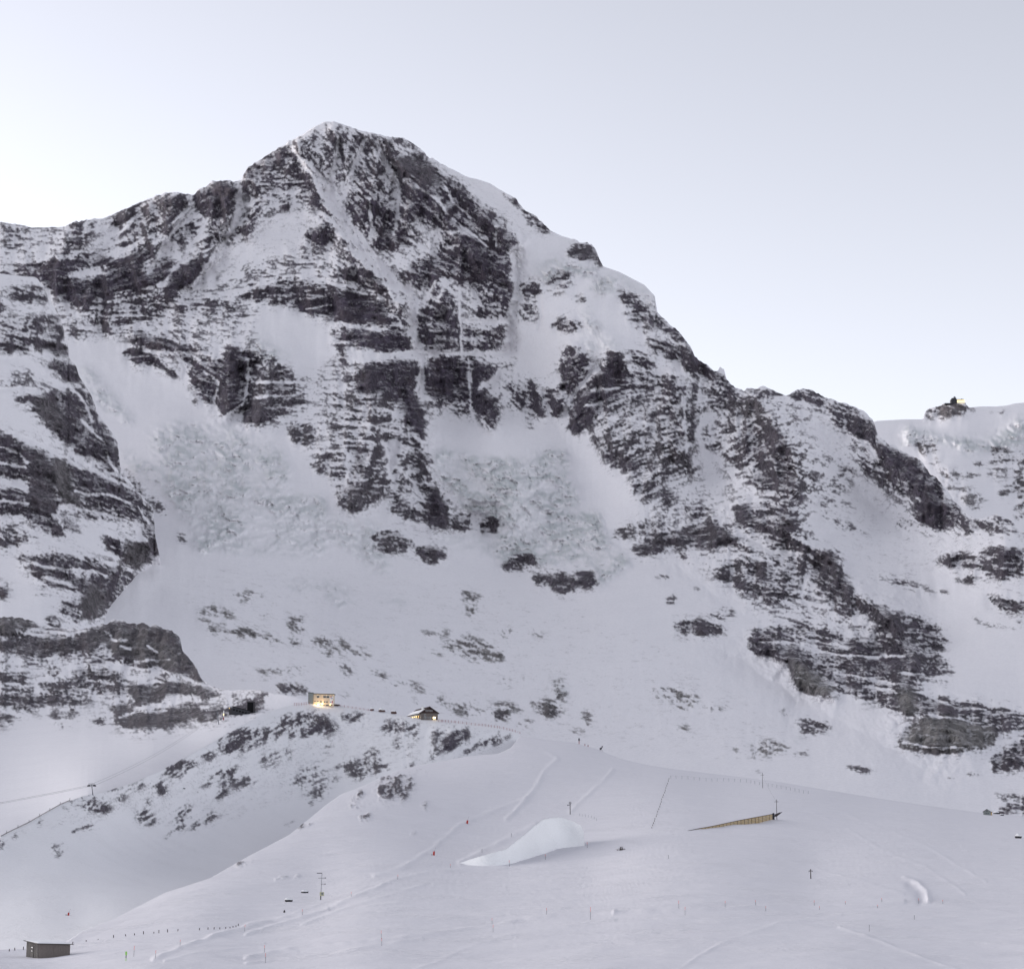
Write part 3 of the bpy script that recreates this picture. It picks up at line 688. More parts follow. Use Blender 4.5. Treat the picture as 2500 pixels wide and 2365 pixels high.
# lie of the beds and streaks, degrees, + = falling to the right
GRAIN = {'M': [(100,550,0),(300,450,-40),(450,450,-45),(550,330,-10),(650,320,70),(700,450,62),(850,430,45),(900,550,30),(600,560,0),(700,600,5),
 (300,620,0),(350,700,35),(520,760,-5),(850,720,0),(950,800,60),(720,800,0),(680,900,0),(1100,650,-35),(1150,800,-45),(1250,680,20),(1400,720,40),
 (1300,800,-20),(1250,900,-25),(1450,850,-40),(1560,900,18),(1650,900,40),(1750,950,38),(1400,1000,-10),(1600,1100,35),(1500,1150,10),(1800,1100,12),
 (1900,1080,6),(1700,1280,4),(1850,1400,2),(1300,1200,12),(1000,1250,28),(600,1250,32),(1350,1350,32)],
 'S': [(0,600,10),(100,700,18),(200,850,25),(50,900,8),(150,1000,20),(250,1050,30),(50,1120,14),(200,1150,35)],
 'C': [(0,1300,4),(200,1300,-4),(350,1280,20),(300,1380,-8),(500,1350,-12)],
 'J': [(1850,800,10),(1900,950,-10),(1800,900,20)],
 'H': [(100,1560,-35),(300,1520,-35),(450,1480,-30),(600,1420,-30),(850,1420,-30),(950,1430,-32),(650,1500,-15)],
 'F': [(600,1560,-25),(1000,1600,0)]}
# ways up the slope: (x, y in W, metres ahead)
DEPTH = {'M': [(-130,432,4700),(0,430,4700),(200,422,4750),(345,372,4800),(440,348,4800),(640,236,4950),(780,267,4930),(900,343,4820),(1000,385,4720),(1100,462,4600),
 (1160,510,4500),(1270,590,4350),(1340,680,4200),(1430,755,4050),(1480,750,4050),(1557,752,4000),(1660,790,3950),(1700,830,3850),(1790,905,3600),(1870,1000,3350),(1983,1028,3100),(2110,1100,2950),
 (640,400,4660),(850,400,4680),(450,450,4640),(640,600,4377),(850,600,4380),(400,560,4480),(850,800,4180),(1000,790,4190),(950,870,3850),(1000,840,3990),(1080,840,4000),
 (1000,980,3630),(1000,1100,3440),(0,520,4550),(200,560,4450),(130,680,4250),(250,720,4180),(400,690,4170),(380,770,4030),(300,810,3900),(200,800,3950),(300,900,3560),(300,1000,3279),(300,1090,2875),(262,1120,2800),(230,1150,2725),(190,1200,2600),(300,1150,2780),(300,1300,2438),(150,1000,3250),(0,1000,3250),(0,1300,2450),
 (720,710,4160),(700,850,3770),(680,980,3500),(820,850,3960),(830,960,3700),(500,900,3600),(560,860,3740),(450,950,3440),(600,1030,3340),(700,1100,3240),
 (560,640,4300),(500,680,4200),(530,750,4040),(520,790,3930),(470,825,3870),(620,700,4200),
 (1150,540,4400),(1200,640,4260),(1180,690,4160),(1110,840,3990),(1250,770,4060),(1180,850,3830),(1220,960,3600),(1220,1060,3420),(1150,930,3780),
 (1400,950,3660),(1500,900,3620),(1400,820,3900),(1530,1000,3430),(1600,1100,3220),(1680,1150,3050),(1800,1250,2820),(1560,1330,2640),(1700,1340,2560),(1850,1390,2400),(1850,1450,2290),(1983,1480,2230),(2110,1480,2200),
 (1700,1000,3520),(1850,1100,3130),(1400,1200,2950),(1450,1270,2790),(1600,1400,2450),(1950,1050,3010),(1983,1150,2890),(1950,1250,2720),(2110,1250,2650),
 (1200,1200,2950),(1000,1200,3000),(800,1150,3130),(600,1200,2850),(500,1150,2890),(450,1250,2560),(600,1340,2380),(400,1340,2370),(800,1300,2680),(1000,1400,2540),(1200,1350,2600),(1500,1450,2330),(1200,1470,2350),(800,1450,2350),(1700,1480,2200),
 (-130,1640,1900),(500,1640,1900),(1000,1640,1950),(1500,1640,1900),(2110,1640,1850)],
 'S': [(-130,525,3300),(0,530,3300),(72,538,3350),(131,670,3250),(187,800,3150),(230,870,3060),(297,990,2950),(305,1060,2850),(340,1150,2860),(400,1240,2760),(0,700,3010),(0,850,2850),(100,900,2870),(60,1000,2720),(0,1060,2650),(150,1000,2800),(250,1000,2880),(130,1100,2600),(180,1190,2550),(0,1150,2500),(0,1190,2440),(250,1180,2770),(300,1200,2800),(208,1186,2645),(300,1102,2890),(262,1125,2815),(237,1150,2745),(100,800,3000),(-130,1190,2430),(-130,800,2900),(0,1260,2380),(200,1260,2480)],
 'C': [(-130,1195,2260),(0,1194,2260),(160,1218,2250),(300,1212,2240),(0,1260,2170),(160,1265,2160),(300,1285,2140),(350,1250,2180),(392,1317,2080),(450,1338,1980),(525,1345,1860),(600,1352,1790),(0,1340,2030),(150,1360,2020),(300,1350,2010),(230,1407,1930),(330,1400,1900),(0,1400,1920),(450,1372,1830),(430,1392,1720),(300,1430,1680),(150,1440,1720),(0,1440,1740),(100,1490,1520),(300,1470,1500),(0,1560,1330),(180,1545,1180),(0,1650,1050),(-130,1500,1480),(-130,1660,1050),(400,1460,1620),(500,1400,1720),(600,1400,1790),(640,1500,1800),(640,1660,1700),(400,1660,1500),(250,1660,1280),(120,1660,1130)],
 'J': [(1600,830,6500),(1800,812,6500),(1850,783,6520),(1990,780,6500),(2110,770,6480),(1700,860,6300),(1900,850,6280),(1990,850,6250),(1850,900,6000),(1990,940,5900),(1750,960,5900),(1850,1040,5600),(2110,1000,5700),(1650,1080,5600),(2000,1090,5500)],
 'H': [(-130,1670,820),(0,1620,900),(90,1575,950),(180,1537,1000),(260,1515,1130),(320,1487,1250),(384,1452,1360),(422,1430,1450),(512,1380,1620),(625,1362,1700),(700,1371,1700),(815,1390,1690),(900,1398,1675),(1000,1414,1670),(1050,1430,1720),
  (625,1400,1650),(600,1460,1590),(600,1540,1480),(760,1440,1610),(760,1490,1530),(900,1450,1610),(550,1580,1350),(450,1560,1330),(450,1640,1150),(300,1600,1120),(300,1700,980),(180,1650,930),(150,1600,960),(0,1680,860),(0,1750,800),(150,1790,760),(-130,1760,790),(320,1540,1200),(960,1460,1690),(1050,1470,1760),(700,1540,1480),(400,1750,900),(600,1660,1300),(0,1850,610),(150,1850,570),(300,1850,600),(700,1800,900),(-130,1850,640)],
 'F': [(-130,1842,400),(0,1839,400),(121,1828,415),(224,1777,520),(320,1728,600),(406,1700,660),(480,1658,745),(560,1616,860),(634,1556,1060),(695,1525,1160),(763,1494,1260),(907,1464,1410),(1006,1426,1560),(1110,1437,1550),(1200,1470,1500),(1300,1488,1450),(1500,1512,1370),(1600,1527,1350),(1800,1560,1320),(1983,1580,1300),(2110,1588,1290),
  (-130,1890,262),(300,1890,258),(700,1890,255),(1143,1890,252),(1600,1890,250),(2110,1890,245),(90,1856,372),(300,1830,400),(620,1735,640),(500,1790,480),(800,1750,520),(1143,1780,430),(1143,1700,690),(1129,1641,840),(1060,1652,830),(976,1674,815),(892,1670,830),(1103,1582,1120),(900,1600,1000),(1000,1540,1220),(1200,1540,1230),(1400,1600,990),(1570,1700,680),(1500,1590,1010),(1700,1640,830),(1600,1770,440),(1983,1700,620),(1983,1800,385),(2110,1750,480),(1800,1720,560),(1850,1640,860),(760,1600,960),(1300,1520,1300),(1700,1580,1130)]}
EDGE = {'M': [(-130,436),(-60,432),(0,430),(48,437),(60,441),(120,440),(150,428),(205,422),(225,412),(270,392),(320,374),(345,372),(375,378),(385,368),(410,353),(440,348),(455,354),(468,345),(480,325),(500,312),(530,292),(560,275),(590,258),(610,245),(632,236),(650,236),(670,243),(700,254),(730,260),(755,265),(780,267),(800,278),(815,290),(830,303),(850,315),(880,330),(905,343),(930,349),(950,356),(965,366),(985,377),(1000,385),(1005,395),(1018,408),(1040,420),(1055,436),(1066,447),(1090,458),(1120,467),(1145,472),(1155,486),(1160,500),(1168,516),(1200,527),(1225,540),(1248,552),(1268,573),(1273,605),(1290,622),(1310,638),(1325,655),(1338,672),(1345,690),(1365,705),(1380,715),(1390,719),(1394,712),(1402,714),(1405,728),(1408,738),(1425,750),(1440,756),(1455,752),(1480,749),(1490,751),(1500,757),(1522,767),(1540,756),(1557,752),(1575,757),(1600,770),(1640,783),(1668,792),(1690,813),(1701,843),(1720,858),(1760,880),(1786,894),(1800,915),(1830,942),(1845,968),(1870,991),(1886,1003),(1905,1003),(1922,998),(1930,993),(1942,1000),(1962,1010),(1975,1030),(1983,1032),(2110,1095)],
 'S': [(-130,522),(0,530),(72,538),(84,555),(96,578),(118,620),(131,664),(134,694),(147,708),(154,730),(176,764),(187,795),(205,822),(220,842),(228,858),(233,905),(243,921),(270,955),(297,985),(301,1040),(309,1076),(314,1110),(330,1150),(400,1215)],
 'C': [(-130,1192),(0,1194),(42,1196),(80,1208),(110,1216),(160,1218),(205,1208),(214,1202),(221,1199),(237,1201),(250,1206),(278,1208),(304,1212),(333,1221),(349,1237),(353,1258),(368,1276),(381,1292),(390,1315),(416,1330),(448,1336),(496,1334),(525,1341),(557,1346),(600,1356),(640,1372)],
 'J': [(1600,842),(1650,830),(1697,815),(1750,812),(1787,812),(1791,798),(1800,790),(1815,788),(1826,783),(1838,781),(1866,781),(1872,784),(1877,789),(1900,787),(1933,787),(1950,785),(1965,781),(1990,779),(2110,768)],
 'H': [(-130,1672),(0,1620),(60,1590),(120,1556),(165,1539),(185,1536),(215,1529),(260,1514),(320,1487),(384,1452),(422,1431),(470,1403),(512,1381),(540,1371),(570,1363),(600,1362),(640,1364),(700,1372),(760,1380),(780,1386),(800,1389),(850,1392),(900,1398),(950,1405),(1000,1413),(1050,1432)],
 'F': [(-130,1845),(0,1839),(60,1837),(121,1828),(160,1802),(224,1777),(320,1728),(406,1700),(480,1658),(560,1616),(600,1584),(634,1556),(663,1536),(695,1525),(728,1510),(763,1494),(811,1482),(907,1464),(965,1459),(990,1447),(1006,1426),(1030,1427),(1060,1432),(1110,1437),(1150,1448),(1200,1468),(1250,1480),(1300,1488),(1400,1500),(1500,1512),(1590,1527),(1700,1545),(1800,1560),(1900,1573),(1983,1580),(2110,1588)]}
FOOT = {'M': 1640, 'S': 1262, 'C': 1660, 'J': 1090, 'H': 1885, 'F': 1890}

# snow-filled couloirs, gullies and ledges: (tile, half width px, line)
SNOWLINES = {'M': [
 ('A',6,[(1420,230),(1500,340),(1560,440),(1640,560),(1690,620)]), ('A',5,[(1500,300),(1600,430),(1650,520),(1740,640),(1850,780),(1920,880)]),
 ('A',4,[(1640,170),(1625,270),(1600,370)]), ('A',4,[(1770,180),(1740,260),(1700,340),(1680,410)]), ('A',4,[(1830,190),(1870,280),(1930,400),(1920,520),(1910,640)]),
 ('A',3,[(1790,470),(1800,560),(1795,620)]), ('A',4,[(1690,400),(1640,500)]), ('A',5,[(920,480),(880,560),(780,720),(720,820)]),
 ('A',7,[(1160,420),(1150,560),(1080,680),(1030,760),(940,880)]), ('A',5,[(1010,560),(960,640),(880,760),(800,860)]), ('A',4,[(880,540),(820,600)]),
 ('A',4,[(640,560),(560,660)]), ('A',5,[(700,1195),(860,1215),(1000,1215)]), ('A',5,[(1650,1062),(1790,1098),(1890,1090)]), ('A',6,[(1690,1200),(1800,1216),(1983,1216)]),
 ('A',5,[(1340,855),(1200,900),(1060,920)]), ('A',4,[(1500,840),(1640,880),(1700,890)]), ('A',4,[(430,560),(400,640)]), ('A',3,[(1480,1000),(1600,985)]),
 ('B',4,[(230,190),(280,290),(330,370),(345,460),(330,620)]), ('B',3,[(60,180),(20,350)]), ('B',4,[(175,180),(110,340),(60,430)]), ('B',3,[(205,480),(205,650)]),
 ('B',5,[(0,430),(60,560),(80,620)]), ('B',6,[(100,640),(200,760),(300,870),(360,960)]), ('B',5,[(20,560),(140,720),(260,850),(340,990)]), ('B',4,[(430,400),(540,480),(560,520)]),
 ('B',3,[(600,560),(700,640),(780,700)]), ('B',8,[(390,900),(420,1060),(430,1180)]), ('B',6,[(460,1200),(460,1440)]), ('B',5,[(640,900),(650,1240)]), ('B',4,[(680,1240),(690,1480)]),
 ('B',6,[(660,1060),(870,1060)]), ('B',6,[(380,1208),(640,1216),(880,1215)]), ('B',6,[(520,870),(470,960)]), ('B',9,[(895,740),(925,850),(895,990),(885,1200)]),
 ('B',5,[(1030,930),(1040,1040),(1020,1100)]), ('B',7,[(1290,1290),(1200,1400),(1150,1487)]), ('B',3,[(1000,840),(940,900)]), ('B',4,[(560,900),(530,960)]), ('B',4,[(700,900),(760,1000)]),
 ('B',4,[(560,400),(600,470),(700,560)]), ('B',4,[(820,600),(820,700)]), ('B',4,[(300,480),(340,480),(350,420)]), ('B',4,[(530,600),(560,700),(640,690)]),
 ('C',9,[(460,400),(400,520),(440,600),(520,640)]), ('C',5,[(560,560),(480,640)]), ('C',5,[(860,1000),(960,1060)]), ('C',5,[(690,820),(560,860),(520,940)]), ('C',6,[(940,1180),(900,1290),(960,1380)]),
 ('C',5,[(1130,520),(1230,560),(1270,640)]), ('C',6,[(640,1010),(760,1080),(900,1090)]), ('C',4,[(330,330),(340,450),(350,600)]), ('C',4,[(600,1090),(760,1130)]), ('C',5,[(980,1000),(1060,1080)]),
 ('D',5,[(560,0),(550,120)]), ('D',5,[(870,0),(860,190)]), ('D',8,[(1000,60),(930,110)]), ('D',6,[(330,440),(380,560),(370,660)]), ('D',5,[(100,480),(130,600),(110,690)]), ('D',5,[(400,560),(540,720),(580,800)]),
 ('D',5,[(180,230),(330,240),(450,280)]), ('D',4,[(60,330),(250,340),(440,380)]), ('D',4,[(30,420),(280,440)]), ('D',4,[(1640,300),(1800,300),(1983,330)]), ('D',4,[(1600,130),(1760,110)]), ('D',4,[(1560,220),(1680,200)]),
 ('E',4,[(1500,180),(1500,320),(1480,440),(1350,550)]), ('E',6,[(1060,150),(1120,240),(1110,310)]), ('E',4,[(1560,330),(1780,330)]), ('E',4,[(1540,420),(1820,400)]), ('E',4,[(1240,260),(1320,330),(1300,430)]),
 ('H',4,[(700,230),(880,240),(1060,290),(1200,300),(1400,300)]), ('H',4,[(860,200),(1000,230),(1120,260)]), ('H',4,[(1060,380),(1200,400),(1360,440)]), ('H',4,[(1200,440),(1360,470)]), ('H',4,[(1530,583),(1650,602),(1790,625)]), ('H',3,[(1400,715),(1500,735),(1700,745)]),
 ('H',4,[(1480,470),(1640,545),(1800,560)]), ('H',4,[(1400,380),(1500,390)]), ('H',4,[(1600,470),(1780,520),(1960,560)]),
], 'S': [
 ('E',10,[(-100,190),(150,190),(260,290),(380,350)]), ('E',7,[(0,380),(120,360),(220,370)]), ('E',6,[(60,630),(200,690),(330,745)]), ('E',5,[(480,800),(640,900),(790,960)]), ('E',6,[(360,1072),(640,1125),(850,1190)]),
 ('E',8,[(150,1200),(300,1290),(500,1390)]), ('E',8,[(-60,900),(160,960)]), ('E',5,[(420,330),(520,470),(560,560)]), ('E',4,[(500,560),(640,700)]), ('E',5,[(340,760),(420,790),(500,860)]), ('E',4,[(500,1000),(640,1010),(790,1060)]),
 ('E',4,[(640,760),(720,880)]), ('E',4,[(840,1080),(900,1180)]), ('F',5,[(150,60),(330,90),(560,110),(640,130)]), ('F',4,[(260,140),(420,190)]), ('E',4,[(-60,700),(120,760),(170,820)]), ('E',4,[(-60,800),(150,840)]), ('E',4,[(-60,1040),(170,1060)]),
], 'C': [
 ('F',4,[(200,455),(420,490),(520,465)]), ('F',4,[(820,655),(920,640),(1020,645)]), ('F',4,[(560,620),(700,680),(800,690)]), ('F',4,[(730,560),(800,580)]), ('F',4,[(900,560),(960,600)]),
 ('F',5,[(830,945),(1000,920),(1150,880)]), ('F',4,[(640,480),(700,530),(760,530)]), ('F',3,[(1160,640),(1200,720)]), ('F',4,[(720,985),(830,960),(1000,945)]),
]}
# ----------------------------------------------------------------------------- helpers for materials
def new_mat(name):
    m = bpy.data.materials.new(name)
    m.use_nodes = True
    nt = m.node_tree
    return m, nt.nodes, nt.links, nt.nodes['Principled BSDF']


def mixrgb(nodes, links, fac, a, b, blend='MIX'):
    n = nodes.new('ShaderNodeMix')
    n.data_type = 'RGBA'
    n.blend_type = blend
    n.clamp_factor = True
    for sock, v in ((n.inputs[0], fac), (n.inputs[6], a), (n.inputs[7], b)):
        if isinstance(v, (int, float)):
            sock.default_value = v
        elif isinstance(v, tuple):
            sock.default_value = v + (1,) if len(v) == 3 else v
        else:
            links.new(v, sock)
    return n.outputs[2]


def math_n(nodes, links, op, a, b=0.5, c=None):
    n = nodes.new('ShaderNodeMath')
    n.operation = op
    for k, v in enumerate((a, b, c)):
        if v is None:
            continue
        if isinstance(v, (int, float)):
            n.inputs[k].default_value = v
        else:
            links.new(v, n.inputs[k])
    return n.outputs[0]


def noise_n(nodes, links, scale, detail=4.0, rough=0.55, vec=None, stretch=None, rot=None):
    n = nodes.new('ShaderNodeTexNoise')
    n.inputs['Scale'].default_value = scale
    n.inputs['Detail'].default_value = detail
    n.inputs['Roughness'].default_value = rough
    if vec is None:
        tc = nodes.new('ShaderNodeTexCoord')
        vec = tc.outputs['Object']
    if stretch or rot:
        mp = nodes.new('ShaderNodeMapping')
        if stretch:
            mp.inputs['Scale'].default_value = stretch
        if rot:
            mp.inputs['Rotation'].default_value = rot
        links.new(vec, mp.inputs['Vector'])
        vec = mp.outputs[0]
    links.new(vec, n.inputs['Vector'])
    return n.outputs['Fac']


def terrain_mat(name, s=1.0, near=False):
    m, nd, lk, bs = new_mat(name)
    at = nd.new('ShaderNodeAttribute')
    at.attribute_name = 'surf'
    sep = nd.new('ShaderNodeSeparateColor')
    lk.new(at.outputs['Color'], sep.inputs[0])
    rock, ice, tone = sep.outputs[0], sep.outputs[1], sep.outputs[2]
    n1 = noise_n(nd, lk, 0.02 * s, 6, 0.6)
    n2 = noise_n(nd, lk, 0.17 * s, 5, 0.7)
    n3 = noise_n(nd, lk, 0.15 * s, 5, 0.65, stretch=(0.28, 0.28, 1.5))
    # rock
    rc = mixrgb(nd, lk, tone, (0.068, 0.056, 0.078), (0.205, 0.195, 0.192))
    v = math_n(nd, lk, 'MULTIPLY_ADD', n3, 1.3, 0.28)
    v = math_n(nd, lk, 'MULTIPLY', v, math_n(nd, lk, 'MULTIPLY_ADD', n2, 0.9, 0.55))
    tcv = nd.new('ShaderNodeTexCoord')
    mpv = nd.new('ShaderNodeMapping')
    mpv.inputs['Scale'].default_value = (1.0, 1.0, 0.55)
    lk.new(tcv.outputs['Object'], mpv.inputs['Vector'])
    nw = nd.new('ShaderNodeTexNoise')
    nw.inputs['Scale'].default_value = 0.05 * s
    lk.new(tcv.outputs['Object'], nw.inputs['Vector'])
    sca = nd.new('ShaderNodeVectorMath')
    sca.operation = 'SCALE'
    sca.inputs['Scale'].default_value = 40.0 / s
    lk.new(nw.outputs['Color'], sca.inputs[0])
    adv = nd.new('ShaderNodeVectorMath')
    lk.new(mpv.outputs[0], adv.inputs[0])
    lk.new(sca.outputs[0], adv.inputs[1])
    vor = nd.new('ShaderNodeTexVoronoi')
    vor.inputs['Scale'].default_value = 0.055 * s
    lk.new(adv.outputs[0], vor.inputs['Vector'])
    vsep = nd.new('ShaderNodeSeparateColor')
    lk.new(vor.outputs['Color'], vsep.inputs[0])
    vor2 = nd.new('ShaderNodeTexVoronoi')
    vor2.feature = 'DISTANCE_TO_EDGE'
    vor2.inputs['Scale'].default_value = 0.055 * s
    lk.new(adv.outputs[0], vor2.inputs['Vector'])
    crack = sstep_n(nd, lk, vor2.outputs['Distance'], 0.0, 0.09)
    v = math_n(nd, lk, 'MULTIPLY', v, math_n(nd, lk, 'MULTIPLY_ADD', vsep.outputs[0], 0.75, 0.68))
    v = math_n(nd, lk, 'MULTIPLY', v, math_n(nd, lk, 'MULTIPLY_ADD', crack, 0.5, 0.5))
    cmb = nd.new('ShaderNodeCombineColor')
    for k in range(3):
        lk.new(v, cmb.inputs[k])
    rc = mixrgb(nd, lk, 1.0, rc, cmb.outputs[0], 'MULTIPLY')
    # rust and lichen stains on the rock
    st = math_n(nd, lk, 'SMOOTH_MIN', math_n(nd, lk, 'MULTIPLY', math_n(nd, lk, 'SUBTRACT', n1, 0.52), 4.0), 0.45, 0.1)
    st = math_n(nd, lk, 'MAXIMUM', st, 0.0)
    rc = mixrgb(nd, lk, st, rc, (0.094, 0.076, 0.086))
    # snow
    sc = mixrgb(nd, lk, n1, (0.675, 0.665, 0.705), (0.745, 0.735, 0.77)) if near else mixrgb(nd, lk, n1, (0.78, 0.768, 0.80), (0.835, 0.822, 0.848))  # near snow colour darkened to stand in for dimmer light on flat ground
    sc = mixrgb(nd, lk, at.outputs['Alpha'], sc, (0.95, 0.95, 0.95))
    # crust: crystals and wind marks make the snow slightly uneven
    ng = noise_n(nd, lk, 0.30 * s if not near else 1.3, 3, 0.8)
    gr = math_n(nd, lk, 'ADD', math_n(nd, lk, 'MULTIPLY', ng, 0.22), math_n(nd, lk, 'MULTIPLY_ADD', n2, 0.10, 0.84))
    cg = nd.new('ShaderNodeCombineColor')
    for k in range(3):
        lk.new(gr, cg.inputs[k])
    sc = mixrgb(nd, lk, 1.0, sc, cg.outputs[0], 'MULTIPLY')
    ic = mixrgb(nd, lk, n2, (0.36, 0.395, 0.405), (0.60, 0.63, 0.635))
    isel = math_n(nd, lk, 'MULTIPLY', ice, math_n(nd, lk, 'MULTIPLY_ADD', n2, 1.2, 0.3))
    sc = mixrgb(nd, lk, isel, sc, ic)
    # edge of the snow cover, broken up
    nf = math_n(nd, lk, 'SUBTRACT', math_n(nd, lk, 'ADD', math_n(nd, lk, 'MULTIPLY', n2, 1.3), math_n(nd, lk, 'MULTIPLY', n3, 0.8)), 1.05)
    e = math_n(nd, lk, 'ADD', rock, math_n(nd, lk, 'MULTIPLY', nf, 1.35 if near else 1.0))
    mr = nd.new('ShaderNodeMapRange')
    mr.interpolation_type = 'SMOOTHSTEP'
    mr.inputs['From Min'].default_value = 0.12
    mr.inputs['From Max'].default_value = 0.94
    lk.new(e, mr.inputs['Value'])
    # no rock where the cover is whole
    rk = math_n(nd, lk, 'MULTIPLY', mr.outputs[0], math_n(nd, lk, 'MULTIPLY', sstep_n(nd, lk, rock, 0.0, 0.12), 1.0))
    col = mixrgb(nd, lk, rk, sc, rc)
    lk.new(col, bs.inputs['Base Color'])
    bs.inputs['Roughness'].default_value = 0.75
    bs.inputs['Specular IOR Level'].default_value = 0.15
    bp = nd.new('ShaderNodeBump')
    bp.inputs['Distance'].default_value = 5.0 / s
    lk.new(math_n(nd, lk, 'MULTIPLY_ADD', rk, 0.75, 0.10), bp.inputs['Strength'])
    lk.new(math_n(nd, lk, 'ADD', math_n(nd, lk, 'ADD', n2, math_n(nd, lk, 'MULTIPLY', n3, 0.7)), math_n(nd, lk, 'MULTIPLY', vsep.outputs[1], 0.35)), bp.inputs['Height'])
    if near:
        # wind crust and old tracks
        f1 = noise_n(nd, lk, 0.35, 6, 0.68, stretch=(0.6, 1.0, 1.0), rot=(0, 0, R(-28)))
        f2 = noise_n(nd, lk, 0.05, 3, 0.5)
        bp2 = nd.new('ShaderNodeBump')
        bp2.inputs['Distance'].default_value = 0.9
        lk.new(math_n(nd, lk, 'MULTIPLY', sstep_n(nd, lk, f2, 0.38, 0.66), 0.9), bp2.inputs['Strength'])
        lk.new(f1, bp2.inputs['Height'])
        lk.new(bp.outputs[0], bp2.inputs['Normal'])
        lk.new(bp2.outputs[0], bs.inputs['Normal'])
    else:
        lk.new(bp.outputs[0], bs.inputs['Normal'])
    return m


def sstep_n(nd, lk, v, a, b):
    mr = nd.new('ShaderNodeMapRange')
    mr.interpolation_type = 'SMOOTHSTEP'
    mr.inputs['From Min'].default_value = a
    mr.inputs['From Max'].default_value = b
    lk.new(v, mr.inputs['Value'])
    return mr.outputs[0]


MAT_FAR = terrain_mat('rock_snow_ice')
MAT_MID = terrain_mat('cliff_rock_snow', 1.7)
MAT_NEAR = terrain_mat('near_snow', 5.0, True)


# ----------------------------------------------------------------------------- terrain sheets
def link(o):
    scene.collection.objects.link(o)
    return o


def grid_mesh(name, P, surf, mat):
    nr, nc = P.shape[:2]
    me = bpy.data.meshes.new(name)
    me.vertices.add(nr * nc)
    me.vertices.foreach_set('co', P.reshape(-1).astype(np.float32))
    idx = np.arange(nr * nc, dtype=np.int32).reshape(nr, nc)
    q = np.stack([idx[:-1, :-1], idx[1:, :-1], idx[1:, 1:], idx[:-1, 1:]], -1).reshape(-1, 4)
    me.loops.add(q.size)
    me.loops.foreach_set('vertex_index', q.reshape(-1))
    me.polygons.add(len(q))
    me.polygons.foreach_set('loop_start', np.arange(0, q.size, 4, dtype=np.int32))
    me.polygons.foreach_set('loop_total', np.full(len(q), 4, np.int32))
    me.update(calc_edges=True)
    me.polygons.foreach_set('use_smooth', np.ones(len(q), bool))
    if surf is not None:
        a = me.color_attributes.new('surf', 'FLOAT_COLOR', 'POINT')
        a.data.foreach_set('color', surf.reshape(-1).astype(np.float32))
    me.materials.append(mat)
    o = bpy.data.objects.new(name, me)
    return link(o)


SHEETS = {}
CELL = 2.0


